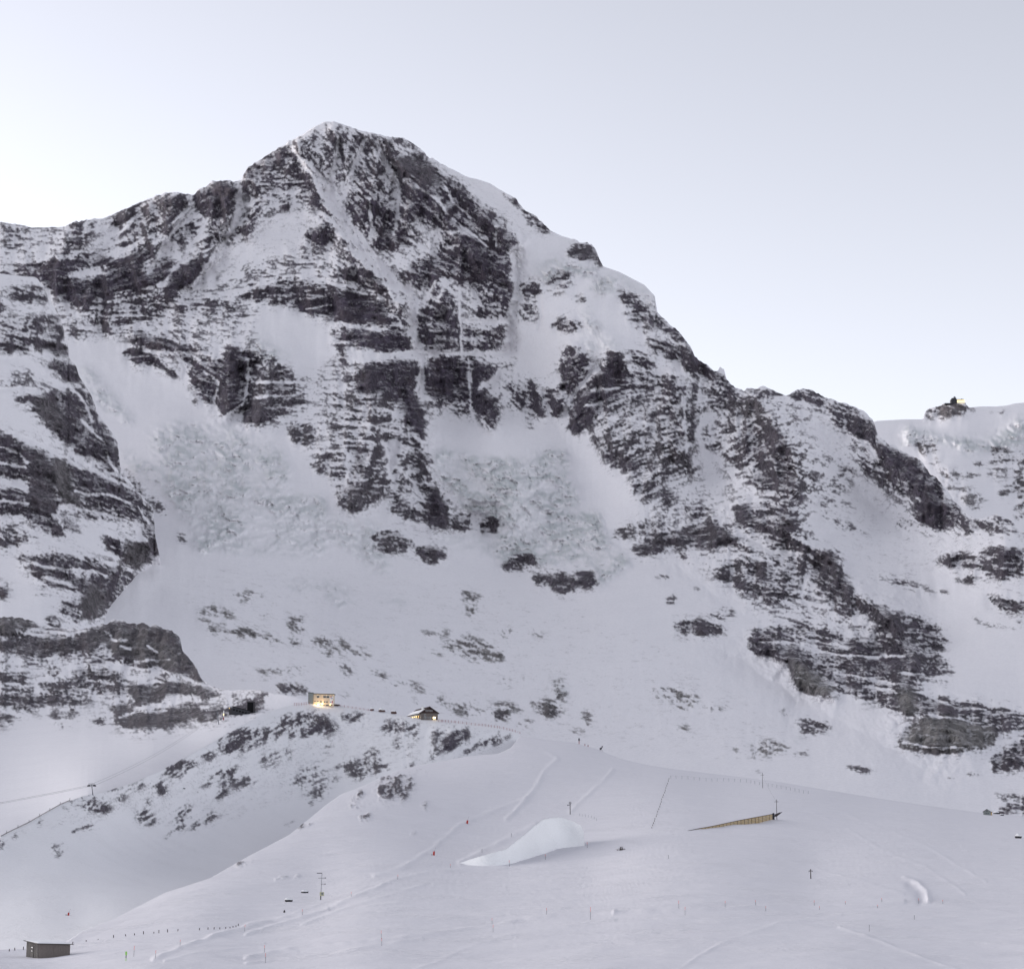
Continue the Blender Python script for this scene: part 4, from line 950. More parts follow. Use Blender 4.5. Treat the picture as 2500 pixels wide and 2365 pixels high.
def sheet(key, name, x0, x1, step, back, mat):
    e = N('W', EDGE[key])
    foot = FOOT[key] / 0.7932
    xf = np.arange(x0, x1 + 0.5, 0.25)
    tf = np.interp(xf, e[:, 0], e[:, 1])
    arc = np.r_[0, np.cumsum(np.maximum(0.25, np.abs(np.diff(tf)) * 0.55))]
    xs = np.interp(np.arange(0, arc[-1], step), arc, xf)   # closer columns where the crest is steep
    top = np.interp(xs, e[:, 0], e[:, 1])
    # --- fields on a raster
    gx = np.arange(x0 - 20, x1 + 20, CELL)
    gy = np.arange(top.min() - 20, foot + 20, CELL)
    GX, GY = np.meshgrid(gx.astype(np.float32), gy.astype(np.float32))
    seed = sum(map(ord, key)) * 1.37
    cx, cy = np.arange(x0 - 20, x1 + 40, 16.0), np.arange(top.min() - 20, foot + 40, 16.0)
    CX, CY = np.meshgrid(cx, cy)
    dp = np.asarray(DEPTH[key], float)
    dp[:, :2] /= 0.7932
    dp[:, 2] = 1000.0 / dp[:, 2]                        # a plane is linear in 1 / distance
    Yb = 1000.0 / np.clip(smp(tps(dp, CX, CY, {'F': 0.08, 'H': 0.05, 'C': 0.05}.get(key, 0.002)), (GX - cx[0]) / 16.0, (GY - cy[0]) / 16.0), 0.12, 5.0)
    dens = np.zeros(GX.shape)
    tone = np.full(GX.shape, 0.3)
    wx = GX + 9 * fbm(GX, GY, 46, seed + 40, 3)
    wy = GY + 7 * fbm(GX, GY, 40, seed + 50, 3)

    def box(pts, m):
        i0, i1 = np.searchsorted(gx, [pts[:, 0].min() - m, pts[:, 0].max() + m])
        j0, j1 = np.searchsorted(gy, [pts[:, 1].min() - m, pts[:, 1].max() + m])
        return slice(j0, j1), slice(i0, i1)
    for t, d, tn, pts in ROCK.get(key, []):
        p = N(t, pts)
        b = box(p, 14)
        k = inside(p, wx[b], wy[b])
        low = key == 'M' and tn >= 0.45 and p[:, 1].min() > 1330      # pale ice-polished slabs on the lower slope
        dens[b][k] = d * (0.85 if low else 0.8 if key == 'J' else 1.0)
        tone[b][k] = min(1.0, tn * 1.55) if low else 0.55 if key == 'J' else tn * 0.62  # far ridge rock paler and sparser, haze put into its colour
    gul = np.zeros(GX.shape)
    for t, wd, pts in SNOWLINES.get(key, []):
        p = N(t, pts)
        b = box(p, wd * 4 + 8)
        d = segdist(p, 0.5 * (wx[b] + GX[b]), 0.5 * (wy[b] + GY[b]))
        gul[b] = np.maximum(gul[b], np.exp(-(d / (wd * 0.85)) ** 2))
    if key == 'M':
        for t, a, wd, pts in RELIEF:
            p = N(t, pts)
            b = box(p, wd * 3)
            e_ = np.exp(-(segdist(p, wx[b], wy[b]) / (wd * 0.7)) ** 2)
            dens[b] = np.clip(dens[b] + np.where(dens[b] > 0.15, 0.16 * np.sign(a) * e_, 0), 0, 0.99)
    ice = np.zeros(GX.shape)
    for t, d, pts in ICE.get(key, []):
        p = N(t, pts)
        b = box(p, 14)
        k = inside(p, wx[b], wy[b])
        ice[b][k] = np.maximum(ice[b][k], d)
    soft = blur(dens, 7)
    dens = 0.72 * blur(dens, 2) + 0.28 * soft
    dens = np.maximum(dens, 0.42 * blur(soft, 9)) ** (0.62 if key in 'SC' else 0.74)
    dens = dens * (1 - 0.8 * gul)
    ice = blur(ice, 3)
    tone = blur(tone, 4)
    # --- grain: noise drawn out along the beds
    ga = np.asarray(GRAIN[key], float)
    ga[:, :2] /= 0.7932
    w = np.zeros(CX.shape)
    an = np.zeros(CX.shape)
    for a, b_, c in ga:
        q = 1.0 / (((CX - a) ** 2 + (CY - b_) ** 2) + 900.0) ** 1.3
        w += q
        an += q * c
    ang = np.radians(smp(an / w, (GX - cx[0]) / 16.0, (GY - cy[0]) / 16.0)) + 0.25 * fbm(GX, GY, 90, seed + 3, 2)
    dx, dy = np.cos(ang), np.sin(ang)

    dx, dy = (dx / CELL).astype(np.float32), (dy / CELL).astype(np.float32)
    bi, bj = np.meshgrid(np.arange(len(gx), dtype=np.float32), np.arange(len(gy), dtype=np.float32))
    W1, H1 = len(gx) - 1, len(gy) - 1

    def lic(src, half, st, dx=dx, dy=dy):
        acc = src.copy()
        for sgn in (-1, 1):
            fx, fy = bi.copy(), bj.copy()
            i, j = bi.astype(np.int32), bj.astype(np.int32)
            for k in range(half):
                fx += sgn * st * dx[j, i]
                fy += sgn * st * dy[j, i]
                i = np.clip(fx + 0.5, 0, W1).astype(np.int32)
                j = np.clip(fy + 0.5, 0, H1).astype(np.int32)
                acc += src[j, i]
        return acc / acc.std()
    l1 = lic(fbm(GX, GY, 7.0, seed + 11, 2), 4, 2.2)
    l2 = lic(fbm(GX, GY, 15.0, seed + 21, 3), 7, 4.0)
    l3 = lic(fbm(GX, GY, 60.0, seed + 25, 2), 4, 12.0)
    # ribs and flutes down the fall line
    fa = np.radians(90 + 16 * fbm(GX, GY, 170.0, seed + 27, 2)) + 0.22 * np.where(np.abs(ang) > 0.5, np.sign(ang), 0)
    fdx, fdy = (np.cos(fa) / CELL).astype(np.float32), (np.sin(fa) / CELL).astype(np.float32)
    fl = lic(fbm(GX, GY, 25.0, seed + 28, 3), 5, 6.0, fdx, fdy)
    iso = fbm(GX, GY, 6.5, seed + 31, 2)
    iso /= iso.std()
    mid = fbm(GX, GY, 50.0, seed + 33, 5, 0.7)
    mid /= mid.std()
    # --- relief, metres towards the viewer
    sc = np.clip(Yb, 300, 7000) / 4500.0
    rough = np.clip(soft * 1.35, 0, 1)
    rib = lic(fbm(GX, GY, 70.0, seed + 66, 3), 5, 14.0, fdx, fdy)
    h = rough * (26 * ridged(GX, GY, 170, seed + 60) + 12 * fbm(GX, GY, 62, seed + 64, 5, 0.6) + 2.6 * l2 + 1.6 * l1 + 3 * l3 - 7.5 * fl + 17 * (1 - np.abs(rib)) + 1.2 * iso)
    h = h + (1 - rough) * (1.6 if key == 'M' else 1.0) * (8 * fbm(GX, GY, 210, seed + 70, 2) + 3.0 * fbm(GX, GY, 70, seed + 74, 4) - 0.3 * fl) - 7 * gul
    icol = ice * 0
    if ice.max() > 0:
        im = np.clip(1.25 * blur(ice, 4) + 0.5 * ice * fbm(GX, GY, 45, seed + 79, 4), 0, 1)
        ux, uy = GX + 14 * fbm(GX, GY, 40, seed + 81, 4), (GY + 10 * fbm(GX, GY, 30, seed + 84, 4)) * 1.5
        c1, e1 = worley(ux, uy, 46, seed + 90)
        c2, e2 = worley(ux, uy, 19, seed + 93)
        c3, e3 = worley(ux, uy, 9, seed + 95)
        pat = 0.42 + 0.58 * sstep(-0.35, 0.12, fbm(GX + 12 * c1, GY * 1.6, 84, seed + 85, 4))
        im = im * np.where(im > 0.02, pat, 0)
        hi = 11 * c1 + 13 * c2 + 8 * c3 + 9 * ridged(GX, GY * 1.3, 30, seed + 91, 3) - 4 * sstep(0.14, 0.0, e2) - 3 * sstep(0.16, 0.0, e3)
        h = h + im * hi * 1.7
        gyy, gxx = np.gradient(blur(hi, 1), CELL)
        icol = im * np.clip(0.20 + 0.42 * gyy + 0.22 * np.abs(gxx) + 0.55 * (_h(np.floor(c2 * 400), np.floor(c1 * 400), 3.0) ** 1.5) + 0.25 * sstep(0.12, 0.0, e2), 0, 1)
    if key == 'M':
        for t, a, wd, pts in RELIEF:
            p = N(t, pts)
            b = box(p, wd * 3.2)
            d = segdist(p, wx[b] + 5 * mid[b], wy[b])
            h[b] += 1.6 * a * np.exp(-(d / wd) ** 1.3)
    # --- snow lies where the ground is gentle, rock shows where it is steep
    Q = unproj(GX, GY, Yb - h * sc).astype(np.float32)
    tx, ty = np.gradient(Q, axis=1), np.gradient(Q, axis=0)
    nz = tx[..., 0] * ty[..., 1] - tx[..., 1] * ty[..., 0]
    nn = np.sqrt((tx[..., 1] * ty[..., 2] - tx[..., 2] * ty[..., 1]) ** 2 + (tx[..., 2] * ty[..., 0] - tx[..., 0] * ty[..., 2]) ** 2 + nz ** 2)
    nz = np.abs(nz) / np.maximum(nn, 1e-9)
    steep = blur(nz, 22) - blur(nz, 1)
    steep = np.clip(steep / (steep[dens > 0.2].std() + 1e-6), -2.5, 2.5)
    fine = blur(nz, 22) - nz
    fine = np.clip(fine / (fine[dens > 0.2].std() + 1e-6), -2.5, 2.5)
    iso2 = vnoise(GX / 4.2, GY / 3.4, seed + 35)
    U = uniform(np.where(dens > 0.03, -0.35 * steep - 0.65 * fine + 0.6 * l1 + 0.42 * l2 + 0.5 * iso + 0.9 * iso2 + 0.3 * mid + 0.35 * fl, 0.6 * l1 + 0.8 * iso2))
    rock = np.clip(dens * 1.04 + 0.80 * (0.5 - U) * sstep(0.0, 0.35, dens) * (0.35 + 0.65 * sstep(1.08, 0.7, dens)), 0, 1) * sstep(0.02, 0.12, dens)
    # --- vertices
    hgt = foot - top
    nr = int(hgt.max() / step) + 1
    tt = np.linspace(0, 1, nr)[:, None]
    # small roughness of the skyline where it is rock
    fx, fy = (xs - gx[0]) / CELL, (top - gy[0]) / CELL
    rtop = smp(soft, fx, fy + 8)
    top = top + (vnoise(xs / 17.0, xs * 0, seed) * 4.6 + vnoise(xs / 6.5, xs * 0 + 3, seed) * 3.0) * np.clip(rtop * 1.6, 0.0, 1)
    VX = np.repeat(xs[None], nr, 0)
    VY = top[None] + (foot - top)[None] * tt
    fx, fy = (VX - gx[0]) / CELL, (VY - gy[0]) / CELL
    Y = smp(Yb, fx, fy)
    k = np.clip((VY - top[None]) / 14.0, 0, 1)          # keep the crest line itself
    if key != 'F':
        Y = Y - smp(h * sc, fx, fy) * (0.35 + 0.65 * k)
    P = unproj(VX, VY, Y)
    surf = np.stack([smp(rock, fx, fy), smp(icol, fx, fy), smp(tone, fx, fy), 0 * Y + (0.45 if key == 'H' else 0.0)], -1)  # alpha lightens the hill's snow colour for the light its slope catches
    if key == 'F':
        P = near_relief(VX, VY, P, surf)
    # --- the far side of the crest
    rows, srows = [], []
    for by, bz in back:
        r = P[0].copy()
        r[:, 1] += by
        r[:, 0] *= (r[:, 1] / P[0][:, 1])
        r[:, 2] += bz
        rows.append(r)
        srows.append(surf[0])
    SHEETS[key] = (xs, VY, P)
    PP = np.concatenate([np.stack(rows[::-1]), P]) if rows else P
    SS = np.concatenate([np.stack(srows[::-1]), surf]) if rows else surf
    if key == 'F':
        # the slope goes on below the frame and behind the camera
        ext = []
        for yy, zz, wd in ((200, -19.5, 160), (140, -17, 260), (70, -10, 500), (10, -2.6, 1200), (-60, -1.0, 2500), (-600, 40, 5000), (-3000, 300, 9000)):
            r = P[-1].copy()
            r[:, 0] = np.linspace(-wd, wd, len(xs))
            r[:, 1] = yy
            r[:, 2] = zz
            ext.append(r)
        PP = np.concatenate([PP, np.stack(ext)])
        SS = np.concatenate([SS, np.zeros((len(ext), len(xs), 4))])
    # the ground runs on beyond the frame on the open sides
    for side, keys in ((0, 'MSCHF'), (-1, 'JMF')):
        if key in keys:
            for q in (0.03, 0.09, 0.25):
                col = PP[:, side:side + 1 or None].copy() if side == 0 else PP[:, -1:].copy()
                wdt = q * np.maximum(np.abs(col[..., 1]), 120.0)
                col[..., 0] += -wdt if side == 0 else wdt
                sc_ = SS[:, :1] if side == 0 else SS[:, -1:]
                PP = np.concatenate([col, PP] if side == 0 else [PP, col], 1)
                SS = np.concatenate([sc_, SS] if side == 0 else [SS, sc_], 1)
    o = grid_mesh(name, PP, SS, mat)
    o['kind'] = 'structure'
    return o


def ground(key, x, y):
    """point of a finished sheet seen at photo position (x, y)"""
    xs, VY, P = SHEETS[key]
    c = float(np.clip(np.interp(x, xs, np.arange(len(xs))), 0, len(xs) - 1.001))
    i = int(c)
    u = c - i
    out = 0
    for ii, wgt in ((i, 1 - u), (i + 1, u)):
        r = float(np.clip(np.interp(y, VY[:, ii], np.arange(len(VY))), 0, len(VY) - 1.001))
        j = int(r)
        out = out + wgt * (P[j, ii] * (1 - (r - j)) + P[j + 1, ii] * (r - j))
    return Vector([float(v) for v in out])


# edges of groomed runs, ruts and small banks on the near snow: (tile, height m, half width px, line)
NEARLINES = [
 ('J', .5, 4, [(0, 830), (200, 770), (400, 720), (560, 650), (700, 590), (800, 545), (900, 515), (1020, 497), (1170, 487), (1400, 480)]),
 ('J', .35, 4, [(0, 960), (200, 920), (400, 890), (560, 880), (730, 865), (1000, 835), (1300, 790), (1500, 757), (1700, 738), (1983, 722)]),
 ('J', .3, 3, [(0, 990), (200, 960), (450, 940), (700, 890), (950, 860)]),
 ('J', .3, 3, [(300, 780), (560, 690), (760, 630), (900, 590), (960, 570)]),
 ('K', .35, 4, [(0, 650), (250, 635), (500, 625), (740, 612), (860, 608), (1000, 618), (1150, 606), (1300, 598), (1400, 590)]),
 ('K', .25, 2.5, [(1090, 720), (1260, 775), (1400, 830), (1550, 880), (1700, 930)]),
 ('G', .9, 5, [(1640, 1120), (1560, 1200), (1500, 1300), (1420, 1400), (1330, 1487)]),
 ('G', .8, 4, [(1975, 1190), (1900, 1270), (1800, 1360), (1720, 1440)]),
 ('G', .6, 4, [(1260, 1085), (1400, 1075), (1560, 1070), (1630, 1110)]),
 ('K', .8, 5, [(1405, 482), (1470, 508), (1512, 545), (1524, 585)]), ('K', -.7, 10, [(1430, 515), (1470, 545), (1485, 580)]),
 ('J', .9, 6, [(1150, 455), (1260, 400), (1430, 310), (1560, 250)]),
 ('J', .7, 5, [(690, 520), (860, 470), (1000, 380), (1150, 250), (1290, 190), (1500, 110)]),
 ('K', .16, 3, [(0, 300), (200, 330), (500, 330), (800, 380), (1100, 470), (1400, 560)]), ('K', .14, 3, [(100, 420), (400, 470), (800, 500), (1200, 520)]), ('K', .16, 3, [(300, 922), (500, 800), (800, 700), (1100, 660)]),
 ('J', .16, 3, [(900, 1020), (1200, 900), (1500, 820), (1983, 760)]), ('J', .16, 3, [(1000, 560), (1300, 560), (1600, 540), (1960, 566)]), ('J', .16, 3, [(640, 690), (900, 660), (1100, 600), (1400, 590)]), ('J', .2, 3, [(0, 800), (240, 730), (500, 640), (720, 560), (860, 510)]),
 ('I', .16, 3, [(1000, 1350), (1200, 1300), (1500, 1270), (1800, 1290)]), ('I', .16, 3, [(420, 1250), (800, 1235), (1200, 1260), (1600, 1240)]), ('K', .2, 3, [(900, 130), (1100, 220), (1300, 350), (1500, 420), (1700, 560)]), ('K', .2, 3, [(1000, 110), (1250, 220), (1500, 320), (1800, 500)]),
 ('I', .5, 5, [(930, 1340), (1100, 1270), (1300, 1190), (1500, 1130), (1700, 1090), (1983, 1040)]),
]


def near_relief(VX, VY, P, surf):
    X, Yv = P[..., 0], P[..., 1]
    z = 0.5 * fbm(X, Yv, 130, 5.0, 2) + 0.30 * fbm(X, Yv, 34, 6.0, 3) + 0.16 * fbm(X, Yv, 10, 7.0, 3)
    for t, a, wd, pts in NEARLINES:
        p = N(t, pts)
        d = segdist(p, VX + 2.0 * vnoise(VX / 30, VY / 30, 3.0), VY)
        s = sstep(0, 0.1, 1.0) * (0.55 + 0.45 * vnoise(VX / 37, VY / 37, 8.0))
        z = z + a * s * np.exp(-(d / wd) ** 2)
    z = z + 1.2 * surf[..., 0]
    k = np.clip((VY - VY[0:1]) / 20.0, 0.15, 1)
    P = P.copy()
    P[..., 2] += z * k
    return P


sheet('J', 'far_snow_ridge', 2030, 2660, 3.0, [(30, -12), (120, -60), (900, -700)], MAT_FAR)
sheet('M', 'mountain', -150, 2660, 2.7, [(14, -5), (60, -50), (300, -330), (1200, -1500)], MAT_FAR)
sheet('S', 'rock_spur', -150, 500, 2.6, [(10, -4), (50, -50), (200, -260)], MAT_MID)
sheet('C', 'cliff_slope', -150, 800, 2.6, [(6, -2), (25, -18), (80, -90)], MAT_MID)
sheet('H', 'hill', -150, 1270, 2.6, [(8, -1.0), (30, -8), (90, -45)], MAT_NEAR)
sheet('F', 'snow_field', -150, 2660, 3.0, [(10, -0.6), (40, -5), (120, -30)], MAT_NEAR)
# steep wind-packed bank behind a roll of the near snow
_bt = N('J', [(1150, 453), (1280, 412), (1400, 380), (1500, 300), (1560, 248), (1600, 218), (1650, 209), (1700, 210), (1760, 228), (1800, 250), (1820, 290), (1822, 352)])
_bb = N('J', [(1150, 454), (1270, 466), (1390, 464), (1500, 434), (1600, 396), (1700, 370), (1760, 363), (1822, 362)])
_xs = np.linspace(_bt[0, 0], _bt[-1, 0], 150)
_yt = np.interp(_xs, _bt[:, 0], _bt[:, 1]) + 1.0 * vnoise(_xs / 9.0, _xs * 0, 3.0) + 0.7 * vnoise(_xs / 3.5, _xs * 0, 4.0)
_yb = np.interp(_xs, _bb[:, 0], _bb[:, 1])
_yq = _yb
_d0 = np.array([ground('F', x_, y_ + 2).y for x_, y_ in zip(_xs, _yb)])
_d0 = blur(_d0[None].repeat(3, 0), 12)[1]
_t = np.linspace(0, 1, 40)[:, None]
_vy = _yt[None] + (_yb + 7 - _yt)[None] * _t
_hp = (_yb[None] - _vy) * _d0[None] / FPX
_vx = _xs[None].repeat(40, 0)
_Y = _d0[None] - 2 + 1.1 * _hp + 0.02 * np.maximum(_hp, 0) ** 2 - 0.5 * fbm(_vx, _vy * 1.0, 30, 5.0, 4) * np.clip(_hp, 0, 1)
_PB = unproj(_vx, _vy, _Y)
_bk = []
for _by, _bz in ((3, -.6), (9, -4), (30, -22)):
    _r = _PB[0].copy()
    _r[:, 1] += _by
    _r[:, 2] += _bz * np.clip(_hp[0] / 3.0, 0, 1)
    _bk.append(_r)
_PB = np.concatenate([np.stack(_bk[::-1]), _PB])
_sf = np.zeros(_PB.shape[:2] + (4,))
_sf[..., 3] = 1.0  # clean snow is whiter; the colour also carries the glow the bank faces
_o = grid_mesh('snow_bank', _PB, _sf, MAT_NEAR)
_o['kind'] = 'structure'
# snow-covered ground under and around everything, out to the horizon
_a = np.linspace(-24000, 24000, 61)
_X, _Y = np.meshgrid(_a, -_a)
_P = np.stack([_X, _Y, -95 + 30 * fbm(_X, _Y, 5000, 2.0, 2)], -1)
_g = grid_mesh('ground', _P, np.zeros(_P.shape[:2] + (4,)), MAT_FAR)
_g['kind'] = 'structure'
# ----------------------------------------------------------------------------- things: helpers
class MB:
    """collects faces for one mesh"""

    def __init__(self):
        self.v, self.f = [], []

    def hexa(self, c8):
        b = len(self.v)
        self.v += [tuple(c) for c in c8]
        self.f += [tuple(b + i for i in q) for q in ((0, 3, 2, 1), (4, 5, 6, 7), (0, 1, 5, 4), (1, 2, 6, 5), (2, 3, 7, 6), (3, 0, 4, 7))]
        return self

    def box(self, x0, x1, y0, y1, z0, z1):
        return self.hexa([(x0, y0, z0), (x1, y0, z0), (x1, y1, z0), (x0, y1, z0), (x0, y0, z1), (x1, y0, z1), (x1, y1, z1), (x0, y1, z1)])

    def tube(self, pts, r, n=6, r2=None):
        pts = [Vector(p) for p in pts]
        rings = []
        for i, p in enumerate(pts):
            a, b = pts[max(i - 1, 0)], pts[min(i + 1, len(pts) - 1)]
            d = (b - a).normalized()
            up = Vector((0, 0, 1)) if abs(d.z) < 0.9 else Vector((1, 0, 0))
            s = d.cross(up).normalized()
            t = s.cross(d)
            rr = r if r2 is None else r + (r2 - r) * i / (len(pts) - 1)
            rings.append(len(self.v))
            self.v += [tuple(p + rr * (math.cos(k * 2 * math.pi / n) * s + math.sin(k * 2 * math.pi / n) * t)) for k in range(n)]
        for a, b in zip(rings[:-1], rings[1:]):
            self.f += [(a + k, a + (k + 1) % n, b + (k + 1) % n, b + k) for k in range(n)]
        self.f.append(tuple(rings[0] + k for k in range(n))[::-1])
        self.f.append(tuple(rings[-1] + k for k in range(n)))
        return self

    def prism(self, poly, y0, y1):
        """outline in x, z drawn out along y"""
        b, n = len(self.v), len(poly)
        self.v += [(p[0], y0, p[1]) for p in poly] + [(p[0], y1, p[1]) for p in poly]
        self.f.append(tuple(range(b, b + n)))
        self.f.append(tuple(range(b + 2 * n - 1, b + n - 1, -1)))
        self.f += [(b + i, b + n + i, b + n + (i + 1) % n, b + (i + 1) % n) for i in range(n)]
        return self

    def mesh(self, name):
        me = bpy.data.meshes.new(name)
        me.from_pydata(self.v, [], self.f)
        me.update()
        return me


def part(name, mb, mat, parent, bevel=0.0):
    me = mb.mesh(name) if isinstance(mb, MB) else mb
    if not me.materials:
        me.materials.append(mat)
    o = link(bpy.data.objects.new(name, me))
    o.parent = parent
    if bevel:
        m = o.modifiers.new('bevel', 'BEVEL')
        m.width = bevel
        m.segments = 1
    return o


def thing(name, label, cat, loc, rotz=0.0, group=None):
    o = link(bpy.data.objects.new(name, None))
    o.location = loc
    o.rotation_euler = (0, 0, rotz)
    o['label'], o['category'] = label, cat
    if group:
        o['group'] = group
    return o


def tag(o, label, cat, group=None):
    o['label'], o['category'] = label, cat
    if group:
        o['group'] = group
    return o


def paint(name, col, rough=0.7, vary=0.25, scale=3.0, stretch=None, metal=0.0):
    m, nd, lk, bs = new_mat(name)
    n = noise_n(nd, lk, scale, 5, 0.6, stretch=stretch)
    lo = tuple(c * (1 - vary) for c in col)
    hi = tuple(min(c * (1 + vary), 1) for c in col)
    lk.new(mixrgb(nd, lk, n, lo, hi), bs.inputs['Base Color'])
    bs.inputs['Roughness'].default_value = rough
    bs.inputs['Metallic'].default_value = metal
    bs.inputs['Specular IOR Level'].default_value = 0.25
    bp = nd.new('ShaderNodeBump')
    bp.inputs['Strength'].default_value = 0.25
    bp.inputs['Distance'].default_value = 0.03
    lk.new(n, bp.inputs['Height'])
    lk.new(bp.outputs[0], bs.inputs['Normal'])
    return m


def glow(name, col, strength):
    m, nd, lk, bs = new_mat(name)
    bs.inputs['Base Color'].default_value = col + (1,)
    bs.inputs['Emission Color'].default_value = col + (1,)
    n = noise_n(nd, lk, 1.5, 2)
    lk.new(math_n(nd, lk, 'MULTIPLY_ADD', n, strength * 0.6, strength * 0.7), bs.inputs['Emission Strength'])
    return m


WOOD_OLD = paint('weathered_boards', (0.19, 0.165, 0.15), 0.85, 0.5, 6.0, (4, 4, 0.35))
WOOD_DARK = paint('dark_boards', (0.085, 0.080, 0.078), 0.85, 0.5, 6.0, (4, 4, 0.35))
WOOD_PALE = paint('pale_planks', (0.40, 0.29, 0.13), 0.8, 0.3, 3.0, (0.3, 1, 3))
POSTWOOD = paint('post_wood', (0.06, 0.05, 0.05), 0.9, 0.4, 5.0)
STEEL = paint('grey_steel', (0.16, 0.17, 0.19), 0.5, 0.2, 4.0, None, 0.4)
DARKSTEEL = paint('dark_steel', (0.045, 0.045, 0.052), 0.6, 0.3, 4.0)
RED = paint('red_paint', (0.42, 0.045, 0.035), 0.6, 0.2, 3.0)
REDNET = paint('faded_red_paint', (0.32, 0.10, 0.11), 0.8, 0.3, 3.0)
ORANGE = paint('signal_red_paint', (0.75, 0.10, 0.07), 0.5, 0.15, 3.0)
GREEN = paint('bright_green_paint', (0.28, 0.62, 0.10), 0.5, 0.15, 3.0)
CREAM = paint('cream_render', (0.62, 0.52, 0.40), 0.9, 0.10, 0.8)
CONCRETE = paint('grey_concrete', (0.24, 0.26, 0.25), 0.9, 0.2, 0.7)
SNOWCAP = paint('packed_snow', (0.84, 0.845, 0.86), 0.8, 0.04, 1.2)
WHITE = paint('white_paint', (0.75, 0.75, 0.74), 0.6, 0.08, 2.0)
BLUE = paint('blue_paint', (0.10, 0.14, 0.33), 0.6, 0.15, 2.0)
YELLOWISH = paint('pale_yellow_board', (0.50, 0.50, 0.33), 0.7, 0.12, 2.0)
PANE = paint('window_glass', (0.035, 0.045, 0.06), 0.15, 0.2, 1.0)
BLACK = paint('tunnel_dark', (0.008, 0.008, 0.009), 0.95, 0.3, 1.0)
RUST = paint('brown_shingle', (0.055, 0.036, 0.034), 0.85, 0.35, 3.0)
BROWNROCK = paint('brown_rock', (0.12, 0.075, 0.068), 0.9, 0.5, 1.6)
BOULDER = paint('boulder_rock', (0.055, 0.052, 0.056), 0.9, 0.5, 1.6)
TWIG = paint('dry_twigs', (0.07, 0.055, 0.05), 0.9, 0.4, 6.0)
OCHRE = paint('ochre_boards', (0.50, 0.34, 0.15), 0.8, 0.2, 3.0)
LIT_WARM = glow('lit_window', (1.0, 0.70, 0.30), 0.9)
LIT_LAMP = glow('lit_lamp', (1.0, 0.80, 0.42), 3.0)
LIT_TERRACE = glow('lit_terrace_glass', (1.0, 0.80, 0.36), 0.55)


def lamp(name, parent, loc, watts, col=(1.0, 0.68, 0.32), r=0.25):
    d = bpy.data.lights.new(name, 'POINT')
    d.energy, d.color, d.shadow_soft_size = watts, col, r
    o = link(bpy.data.objects.new(name, d))
    o.parent, o.location = parent, loc
    return o


def mpp(p):
    return p.y / FPX


ORD = ['first', 'second', 'third', 'fourth', 'fifth', 'sixth', 'seventh', 'eighth', 'ninth', 'tenth', 'eleventh', 'twelfth', 'thirteenth', 'fourteenth', 'fifteenth', 'sixteenth']

# ----------------------------------------------------------------------------- station house on the ridge
g = ground('H', 789, 1723)
k = mpp(g)
st = thing('station_house', 'cream station house lit by warm floodlights on the ridge', 'house', g - Vector((0, 0, 0.8)))
X0, X1 = (765 - 789) * k, (814 - 789) * k
HT = 29.0 * k + 0.8


def px_p(x, y):
    return ((x / 6.61 + 700 - 789) * k, (1723 - (1660 + y / 6.61)) * k + 0.8)


w = part('wall', MB().box(X0, X1, 0, 10, 0, HT), CREAM, st)
roof = part('roof', MB().hexa([(X0 - .5, -.7, HT + .1), (X1 + .8, -.7, HT - .35), (X1 + .8, 10.5, HT - .35), (X0 - .5, 10.5, HT + .1), (X0 - .5, -.7, HT + .65), (X1 + .8, -.7, HT + .15), (X1 + .8, 10.5, HT + .15), (X0 - .5, 10.5, HT + .65)]), DARKSTEEL, st)
part('roof_snow', MB().hexa([(X0 - .3, -.4, HT + .66), (X1 + .6, -.4, HT + .2), (X1 + .6, 10.2, HT + .2), (X0 - .3, 10.2, HT + .66), (X0, 0, HT + 1.25), (X1 + .3, 0, HT + .8), (X1 + .3, 9.8, HT + .8), (X0, 9.8, HT + 1.25)]), SNOWCAP, roof)
TX0, TX1 = (752.5 - 789) * k, (764.5 - 789) * k
tw = part('stair_tower', MB().box(TX0, TX1, -1.0, 6, 0, HT + .9), CONCRETE, st)
part('tower_roof', MB().box(TX0 - .3, TX1 + .3, -1.4, 6.3, HT + .9, HT + 1.3), DARKSTEEL, tw)
for x0, x1, y0, y1 in ((483, 523, 254, 283), (588, 630, 255, 284), (640, 681, 256, 286), (443, 475, 334, 348), (486, 516, 334, 348), (529, 568, 336, 361), (599, 623, 340, 364), (635, 661, 340, 364), (594, 622, 392, 404), (633, 676, 393, 413), (690, 736, 393, 414)):
    a, b = px_p(x0, y1), px_p(x1, y0)
    f = part('window', MB().box(a[0] - .12, b[0] + .12, -.10, .05, a[1] - .12, b[1] + .12), WHITE, st)
    part('pane', MB().box(a[0], (a[0] + b[0]) / 2 - .04, -.14, -.06, a[1], b[1]).box((a[0] + b[0]) / 2 + .04, b[0], -.14, -.06, a[1], b[1]), PANE, f)
a, b = px_p(692, 385), px_p(752, 262)
mu = part('wall_banner', MB().box(a[0], b[0], -.16, -.04, a[1], b[1]), WHITE, st)
for x0, x1, y0, y1, mt in ((700, 726, 262, 276, RED), (700, 722, 345, 360, BLUE), (728, 742, 332, 372, RED), (704, 740, 290, 300, BLUE), (744, 752, 300, 330, YELLOWISH)):
    a, b = px_p(x0, y1), px_p(x1, y0)
    part('colour_field', MB().box(a[0], b[0], -.20, -.17, a[1], b[1]), mt, mu)
for x, y, wt in ((515, 398, 170), (575, 394, 170), (455, 404, 45), (705, 404, 40)):
    a = px_p(x, y)
    fl_ = part('floodlight', MB().box(a[0] - .5, a[0] + .5, -2.2, -1.7, a[1] + .0, a[1] + .7), LIT_LAMP if wt > 100 else LIT_WARM, st)
    lamp('floodlight_glow', fl_, (a[0], -2.6, a[1] + .9), wt)
